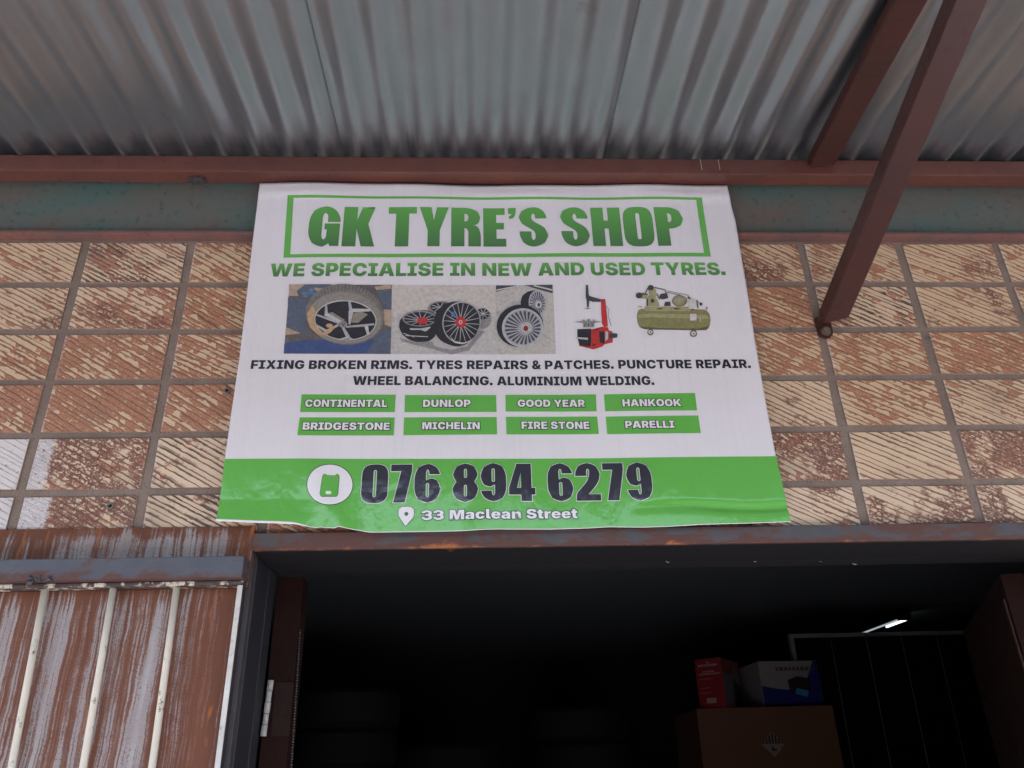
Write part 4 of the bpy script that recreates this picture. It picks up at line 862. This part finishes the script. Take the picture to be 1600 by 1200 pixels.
# tyre changing machine
q4 = printed('machine_picture', [poly(T, [(1230,640),(1360,605),(1440,610),(1450,650),(1490,660),(1500,690),(1500,800),(1400,820),(1370,850),(1260,885),(1080,840),(1080,820),(1230,850)])], 1, I['ink_red'], bn, 'printed picture of a red tyre changing machine')
printed('column', [poly(T, [(1352,265),(1405,262),(1422,430),(1440,600),(1390,610),(1365,570),(1352,400)])], 1.5, I['ink_red'], q4)
printed('cabinet', [poly(T, [(1055,635),(1230,630),(1228,850),(1085,835),(1058,740)]), poly(T, [(1325,660),(1395,665),(1395,820),(1340,800)])], 2.0, I['ink_black'], q4)
printed('arm', [poly(T, [(1162,90),(1188,90),(1200,220),(1235,235),(1350,268),(1350,300),(1250,300),(1205,285),(1198,365),(1176,365),(1172,280),(1160,240)]), ell(T, 1505, 715, 55, 28), poly(T, [(1450,700),(1555,690),(1555,740),(1455,755)])], 2.6, I['ink_dark'], q4)
printed('hose', [bar(T, 1420, 350, 1450, 400, 5), bar(T, 1452, 398, 1440, 470, 5), bar(T, 1440, 470, 1480, 600, 6)], 2.1, I['ink_dark'], q4)
printed('turntable', [poly(T, [(1010,548),(1130,535),(1270,538),(1385,546),(1270,560),(1130,560)]), poly(T, [(1125,560),(1270,560),(1265,612),(1130,615)]), ell(T, 1197, 525, 18, 13), ell(T, 1133, 528, 14, 8), ell(T, 1262, 528, 14, 8), poly(T, [(1140,385),(1185,372),(1225,382),(1185,390)])], 3.1, I['ink_grey'], q4)
printed('pedal_guard', [poly(T, [(1035,735),(1190,745),(1185,770),(1035,750)]), poly(T, [(1405,665),(1440,672),(1440,760),(1405,790)])], 3.6, I['ink_light'], q4)
printed('turntable_slots', [bar(T, 1150, 570, 1150, 605, 9), bar(T, 1195, 570, 1195, 608, 12), bar(T, 1240, 570, 1240, 605, 9), bar(T, 1240, 650, 1330, 640, 10), bar(T, 1245, 838, 1290, 826, 12)], 4.2, I['ink_black'], q4)
# air compressor
q5 = printed('compressor_picture', [poly(U, [(262,520),(290,480),(400,480),(1280,490),(1340,510),(1385,560),(1400,660),(1385,760),(1340,812),(1200,815),(600,802),(370,795),(300,770),(262,700),(248,600)], 30)], 1, I['ink_olive'], bn, 'printed picture of an olive air compressor')
printed('tank_light', [poly(U, [(275,570),(500,555),(1340,580),(1370,640),(500,610),(270,620)], 20), poly(U, [(370,445),(1060,452),(1080,520),(370,515)])], 1.6, I['ink_olive_light'], q5)
printed('tank_dark', [poly(U, [(300,755),(600,778),(1200,795),(1370,750),(1340,812),(1200,815),(600,802),(370,795)], 10), bar(U, 568, 482, 648, 482, 26), bar(U, 822, 482, 908, 482, 26)], 2.1, I['ink_olive_dark'], q5)
printed('pump', [poly(U, [(395,340),(430,270),(530,270),(600,400),(600,440),(415,440)]), ell(U, 915, 360, 118, 88), poly(U, [(330,230),(400,240),(420,330),(320,320)]), poly(U, [(430,180),(540,170),(560,280),(440,270)])], 1.6, I['ink_olive_light'], q5)
printed('pump_dark', [ell(U, 285, 275, 54, 46), ell(U, 465, 155, 48, 42), poly(U, [(620,250),(720,240),(740,320),(640,340),(590,310)], 15), poly(U, [(690,375),(770,372),(778,440),(670,440)]), ell(U, 492, 360, 30, 30), ell(U, 1248, 412, 22, 26), bar(U, 410, 440, 415, 330, 22), bar(U, 380, 240, 420, 160, 16), bar(U, 520, 150, 690, 190, 14), bar(U, 690, 190, 700, 240, 12), bar(U, 700, 225, 930, 270, 9), bar(U, 720, 205, 1060, 275, 7), bar(U, 560, 240, 600, 340, 14), bar(U, 330, 250, 420, 265, 16)], 2.6, ink('ink_olive_black', (.055,.055,.05)), q5)
printed('motor', [ell(U, 912, 360, 92, 72)], 2.2, ink('ink_motor', (.32,.29,.19)), q5)
printed('motor_fins', [[ell(U, 912, 360, 112, 86), ell(U, 912, 360, 102, 78)], bar(U, 1040, 300, 1080, 330, 30)], 3.2, I['ink_olive_dark'], q5)
printed('white_box', [poly(U, [(1045,342),(1140,340),(1145,470),(1050,472)]), poly(U, [(1075,565),(1178,562),(1178,665),(1080,668)]), bar(U, 1235, 610, 1238, 690, 8)], 3.0, I['ink_pale'], q5)
printed('label_stripe', [bar(U, 1085, 553, 1175, 550, 12)], 3.4, ink('ink_orange', (.45,.13,.06)), q5)
printed('fittings', [bar(U, 1095, 500, 1135, 495, 22), bar(U, 262, 460, 300, 440, 9), bar(U, 300, 440, 325, 465, 9), bar(U, 1325, 500, 1345, 460, 16), bar(U, 1180, 350, 1200, 480, 22), bar(U, 1200, 380, 1240, 400, 10)], 3.6, I['ink_olive_dark'], q5)
printed('castor', [ell(U, 462, 848, 50, 44), ell(U, 1135, 872, 55, 48), poly(U, [(435,770),(490,775),(500,830),(440,820)]), poly(U, [(1100,785),(1170,790),(1175,840),(1105,840)])], 2.4, I['ink_olive_dark'], q5)
printed('castor_face', [ell(U, 460, 846, 34, 30), ell(U, 1132, 870, 38, 33)], 4.0, I['ink_pale'], q5)
printed('castor_hub', [ell(U, 460, 848, 12, 10), ell(U, 1132, 872, 13, 11)], 4.6, I['ink_olive_dark'], q5)
# ------------------------------------------------------------------ dark workshop behind the doorway
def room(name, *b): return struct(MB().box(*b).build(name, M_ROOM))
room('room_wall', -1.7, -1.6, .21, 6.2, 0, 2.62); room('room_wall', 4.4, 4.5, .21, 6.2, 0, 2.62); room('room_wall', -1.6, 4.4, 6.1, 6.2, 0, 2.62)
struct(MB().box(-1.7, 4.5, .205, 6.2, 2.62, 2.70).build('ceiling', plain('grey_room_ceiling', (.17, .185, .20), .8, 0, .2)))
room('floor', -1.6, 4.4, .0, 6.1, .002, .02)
# unseen building across the street, added to block low sky light into the room
ac = empty('sky_blocking_building', (0, -16, 0), 'unseen plain brick building with dark windows across the street, added to block low sky light', 'building')
MB().box(-22, 22, -22, -16, 0, 5.2).build('wall', plain('red_brown_brick', (.20, .11, .085), .9, 0, .2, .25, 2), ac)
MB().box(-22.4, 22.4, -22.4, -15.6, 5.201, 5.4).build('roof', plain('grey_sheet_roof', (.25, .25, .26), .5), ac)
for k in range(9): MB().box(-20+k*4.6, -18+k*4.6, -16.0, -15.94, 1.0, 2.6).build('window', M_BLACK, ac)
# lamp under the ceiling
lp = empty('ceiling_lamp', (2.85, 4.3, 2.6), 'lit strip lamp on the dark ceiling above the solar panel', 'lamp')
a = ray(1412, 962); a = CAM + a*((2.585-CAM.z)/a.z); b = ray(1338, 990); b = CAM + b*((2.585-CAM.z)/b.z)
dl = (b-a).normalized(); b = a+dl*1.25
sd2 = Vector((dl.y, -dl.x, 0))
MB().beam(a+Vector((0,0,.010)), b+Vector((0,0,.010)), .085, .05, .004).build('housing', M_BLACK, lp)
def emit(name, col, s):
    n = N(name); return n.out(col, .5, 0, .3, None, col, s)
M_LED = emit('lit_tube', (.82, .93, 1.0), .55)
tu = MB(); 
tu.tube([a+sd2*.026+dl*.02+Vector((0,0,-.022)), a+sd2*.026+dl*.30+Vector((0,0,-.022))], .0075, 12)
tu.build('tube', M_LED, lp, True)
MB().tube([a-sd2*.016+dl*.02+Vector((0,0,-.018)), b-sd2*.016-dl*.02+Vector((0,0,-.018))], .006, 12).build('diffuser', emit('dim_diffuser', (.75, .88, .95), .10), lp, True)
ec = MB().beam(a-dl*.012+Vector((0,0,.0)), a+dl*.012+Vector((0,0,.0)), .092, .062, .003); ec.build('end_cap', M_BLACK, lp)
# solar panel leaning against something in the room
Y = 3.2
tl_ = on_y(1232, 991, Y); pw, ph_ = 1.30, 2.05; lean = .10
spn = empty('solar_panel', (tl_.x+pw/2, Y-lean, tl_.z-ph_), 'tall dark solar panel in a silver frame leaning behind the cartons', 'solar panel')
Mx = Matrix.Translation((tl_.x, Y, tl_.z)) @ Matrix.Rotation(-math.atan(lean/ph_)*-1, 4, 'X')
al = plain('silver_anodised_frame', (.34, .33, .34), .4, .6); f = .022
MB().box(0, pw, -.015, .02, -f, 0, .001, Mx).box(0, f, -.015, .02, -ph_, -f-.0005, .001, Mx).box(pw-f, pw, -.015, .02, -ph_, -f-.0005, .001, Mx).box(f+.0005, pw-f-.0005, -.015, .02, -ph_, -ph_+f, .001, Mx).build('frame', al, spn)
gl = N('solar_glass'); gl.out((.004, .004, .008), .25, 0, .3); MB().box(f+.001, pw-f-.001, -.010, .010, -ph_+f+.001, -f-.001, 0, Mx).build('cells', gl.m, spn)
gaps = MB()
for k in range(1, 6):
    x = f + (pw-2*f)*k/6 + .008; gaps.box(x-.0012, x+.0012, -.0112, -.0104, -ph_+f+.002, -f-.002, 0, Mx)
gaps.build('cell_gaps', plain('pale_gap', (.17, .165, .16), .6), spn)
# carton with a battery hazard mark, and the two printed boxes on it
def obox(name, c, w, d, h, rot, mats, parent, label=None, bev=.003):
    """box whose front lower-left corner is c, turned by rot about z"""
    M = Matrix.Translation(c) @ Matrix.Rotation(rot, 4, 'Z'); return MB().box(0, w, 0, d, 0, h, bev, M).build(name, mats, parent, False, label), M
def decal(name, M, pts, mat, parent, off=.0012, side='front', d=0):
    """flat printed shape on the front (x, z) or side (y, z) face of a box"""
    V = [M @ (Vector((x, -off, z)) if side == 'front' else Vector((-off, x, z))) for x, z in pts]
    if side == 'right': V = [M @ Vector((d+off, x, z)) for x, z in pts]
    return mesh(name, V, [list(range(len(V)))], mat, parent)
Yc = 3.05
c0 = on_y(1088, 1107, Yc); c1 = on_y(1301, 1105, Yc); cw = c1.x-c0.x; ctop = c0.z
M_CARD = plain('brown_cardboard', (.145, .070, .041), .85, 0, .2, .12, 9)
ct = empty('carton', (c0.x+cw/2, Yc+.25, 1.2), 'large brown carton with a striped hazard diamond', 'carton')
hC = .70
bx, Mc = obox('box', Vector((c0.x, Yc, ctop-hC)), cw, .55, hC, 0, M_CARD, ct)
shelf = empty('workbench', (c0.x+cw/2, Yc+.25, 0), 'dark workbench under the brown carton', 'bench')
zt = ctop-hC-.002
MB().box(c0.x-.2, c0.x+cw+.1, Yc-.05, Yc+.6, zt-.04, zt, .003).build('top', M_BLACK, shelf)
for xx in (c0.x-.18, c0.x+cw+.03):
    for yy in (Yc-.02, Yc+.53): MB().box(xx, xx+.05, yy, yy+.05, .021, zt-.041, .002).build('leg', M_BLACK, shelf)
def cxy(px, py):
    w_ = on_y(px, py, Yc); return (w_.x-c0.x, w_.z-(ctop-hC))
M_K = plain('black_print_ink', (.01, .01, .01), .6); M_CW = plain('grey_print_ink', (.22, .17, .14), .8); M_PUR = plain('violet_print_ink', (.10, .055, .06), .8); M_DBR = plain('dark_brown_print_ink', (.13, .055, .028), .85)
ctr = cxy(1208, 1163); hd_ = .062
hz = decal('hazard_diamond', Mc, [(ctr[0]-hd_, ctr[1]), (ctr[0], ctr[1]-hd_), (ctr[0]+hd_, ctr[1]), (ctr[0], ctr[1]+hd_)], M_CW, ct)
M_D = MB()
for k in range(-3, 4):
    x0 = ctr[0]+k*.0165-.0055; x1 = x0+.011
    t0 = ctr[1]+hd_*.97-abs(x0-ctr[0]); t1 = ctr[1]+hd_*.97-abs(x1-ctr[0])
    if min(t0, t1) > ctr[1]+.003: M_D.add([Mc @ Vector((x, -.0024, z)) for x, z in ((x0, ctr[1]+.002), (x1, ctr[1]+.002), (x1, t1), (x0, t0))], [[0, 1, 2, 3]])
M_D.add([Mc @ Vector((ctr[0]+x, -.0024, ctr[1]+z)) for x, z in ((-.010, -.012), (-.002, -.008), (0, -.02), (.016, -.022), (.014, -.032), (-.008, -.032), (-.014, -.024))], [[6, 5, 4, 3, 2, 1, 0]])
M_D.build('hazard_stripes', M_K, hz)
def lines(name, M, rows, mat, parent, side='front', d=0):
    rgl = random.Random(len(rows))
    for x0, x1, z, h in rows:                           # rows of small word-like blocks too small to read
        mb = MB(); x = x0
        while x < x1:
            w_ = min(x1-x, h*rgl.uniform(.5, 1.3)); 
            P = [(x, z), (x+w_, z), (x+w_, z+h), (x, z+h)]
            mb.add([M @ (Vector((p[0], -.0013, p[1])) if side == 'front' else Vector((d+.0013, p[0], p[1]))) for p in P], [[0, 1, 2, 3]]); x += w_+h*.28
        mb.build(name, mat, parent)
p_, q_ = cxy(1125, 1128), cxy(1182, 1118); lines('printed_lines', Mc, [(p_[0], q_[0], p_[1], .020)], M_PUR, ct)
p_, q_ = cxy(1228, 1141), cxy(1295, 1138); p2_, q2_ = cxy(1254, 1152), cxy(1280, 1146)
lines('printed_lines', Mc, [(p_[0], q_[0], p_[1], .013), (p2_[0], q2_[0], p2_[1], .013)], M_DBR, ct)
p_, q_ = cxy(1238, 1192), cxy(1300, 1182); lines('printed_lines', Mc, [(p_[0], q_[0], p_[1], .016), (p_[0], q_[0]-.04, p_[1]+.03, .016)], M_DBR, ct)
# red box
zb = ctop+.001
M_RB = plain('glossy_red_card', (.24, .005, .009), .5); M_GR = plain('grey_card', (.16, .155, .165), .6); M_WB = plain('pale_card', (.23, .21, .195), .6); M_BLU = plain('deep_blue_card', (.008, .013, .13), .45); M_CY = plain('cyan_print', (.04, .20, .40), .5); M_PW = plain('pale_print', (.34, .22, .21), .6)
ra = on_y(1093, 1101, Yc+.06); rb_ = on_y(1129, 1100, Yc+.06); rt_ = on_y(1089, 1031, Yc+.06); rw = rb_.x-ra.x; rh = rt_.z-zb
rbx = empty('printed_box', (ra.x, Yc+.1, zb), 'small upright red box with pale print on top of the brown carton', 'box')
_, Mr = obox('box', Vector((ra.x, Yc+.06, zb)), rw*1.18, .30, rh, R(-35), M_RB, rbx)
rd_ = .30; rw *= 1.18
decal('side_print', Mr, [(.004, .004), (rd_-.004, .004), (rd_-.004, rh*.72), (rd_*.62, rh*.9), (rd_*.5, rh*.70), (.004, rh*.70)], M_GR, rbx, .0012, 'right', rw)
decal('side_picture', Mr, [(rd_*.5, .01), (rd_-.02, .01), (rd_-.02, rh*.45), (rd_*.55, rh*.60)], M_K, rbx, .0022, 'right', rw)
decal('sticker', Mr, [(rw*.30, rh*.10), (rw*.66, rh*.10), (rw*.66, rh*.20), (rw*.30, rh*.20)], M_PW, rbx)
lines('printed_lines', Mr, [(rw*.12, rw*.84, rh*.84, rh*.045), (rw*.26, rw*.72, rh*.72, rh*.025), (rw*.12, rw*.9, rh*.67, rh*.03), (rw*.12, rw*.55, rh*.58, rh*.012), (rw*.12, rw*.45, rh*.40, rh*.012), (rw*.12, rw*.5, rh*.30, rh*.012)], M_PW, rbx)
decal('print_mark', Mr, [(rw*.44, rh*.92), (rw*.50, rh*.895), (rw*.56, rh*.92), (rw*.50, rh*.945)], M_PW, rbx)
# blue and white box
ba = on_y(1194, 1100, Yc+.05); bb = on_y(1292, 1102, Yc+.05); bt = on_y(1190, 1033, Yc+.05); bw = bb.x-ba.x; bh = bt.z-zb
bbx = empty('printed_box', (ba.x, Yc+.1, zb), 'wide white and blue printed box beside the red box on the carton', 'box')
_, Mb = obox('box', Vector((ba.x, Yc+.05, zb)), bw, .30, bh, R(4), M_WB, bbx)
def arc(a0, a1, f_, n_=14): return [(a0+(a1-a0)*k/n_, f_(a0+(a1-a0)*k/n_)) for k in range(n_+1)]
top_e = arc(0.002, bw-.002, lambda x: bh*(.46-.10*math.sin(min(1, x/bw/.55)*1.57)+.95*max(0, (x/bw-.62)/.38)**1.6))
decal('blue_field', Mb, [(.002, .003), (bw-.002, .003)]+[(x, min(bh-.002, z)) for x, z in top_e[::-1]], M_BLU, bbx)
decal('device_picture', Mb, [(bw*.46, bh*.34), (bw*.80, bh*.28), (bw*.84, bh*.60), (bw*.62, bh*.66), (bw*.45, bh*.58)], M_K, bbx, .0022)
decal('device_light', Mb, [(bw*.54, bh*.28), (bw*.74, bh*.20), (bw*.77, bh*.34), (bw*.58, bh*.40)], M_CY, bbx, .0032)
lines('printed_lines', Mb, [(bw*.28, bw*.93, bh*.78, bh*.085)], M_PUR, bbx); 
# clear bottle behind the boxes
bo_ = on_y(1212, 1033, Yc+.33); pb_ = MB(); zz = [zb, zb+.01, zb+.16, zb+.19, zb+.205, zb+.235]; r_ = [.03, .034, .034, .018, .013, .013]
pb_.tube([(bo_.x, Yc+.33, z) for z in zz], r_, 20)
tag(pb_.build('bottle', plain('clear_grey_plastic', (.12, .12, .125), .25), None, True), 'pale bottle behind the blue and white box', 'bottle')
# tyres stacked in the dark
M_RUB = plain('black_rubber', (.012, .012, .013), .8)
for (px, py, Yt, n_, rad, lab) in ((545, 1082, 3.4, 7, .30, 'left tall stack'), (700, 1165, 3.9, 5, .31, 'middle low stack'), (905, 1110, 4.3, 6, .33, 'right wide stack')):
    tp = on_y(px, py, Yt); z = tp.z
    k = 0
    while z > .25 and k < 4:
        wdt = .20; cc = Vector((tp.x + random.uniform(-.02, .02), Yt, z-wdt/2)); ty = empty('tyre', cc, {0: 'topmost', 1: 'second', 2: 'third', 3: 'fourth'}[k]+' black tyre of the '+lab+' in the dark workshop', 'tyre', 'tyres stacked in the workshop')
        shade_auto(MB().ring(cc, (0, 0, 1), .19, rad, wdt).build('casing', M_RUB, ty), 40); z -= wdt+.002; k += 1
    MB_ = None
    if z > .03:
        sb = MB().box(tp.x-.35, tp.x+.35, Yt-.35, Yt+.35, .021, z-.002, .003)
        tag(sb.build('pallet_base', M_BLACK), 'dark block under the '+lab+' of tyres', 'base')
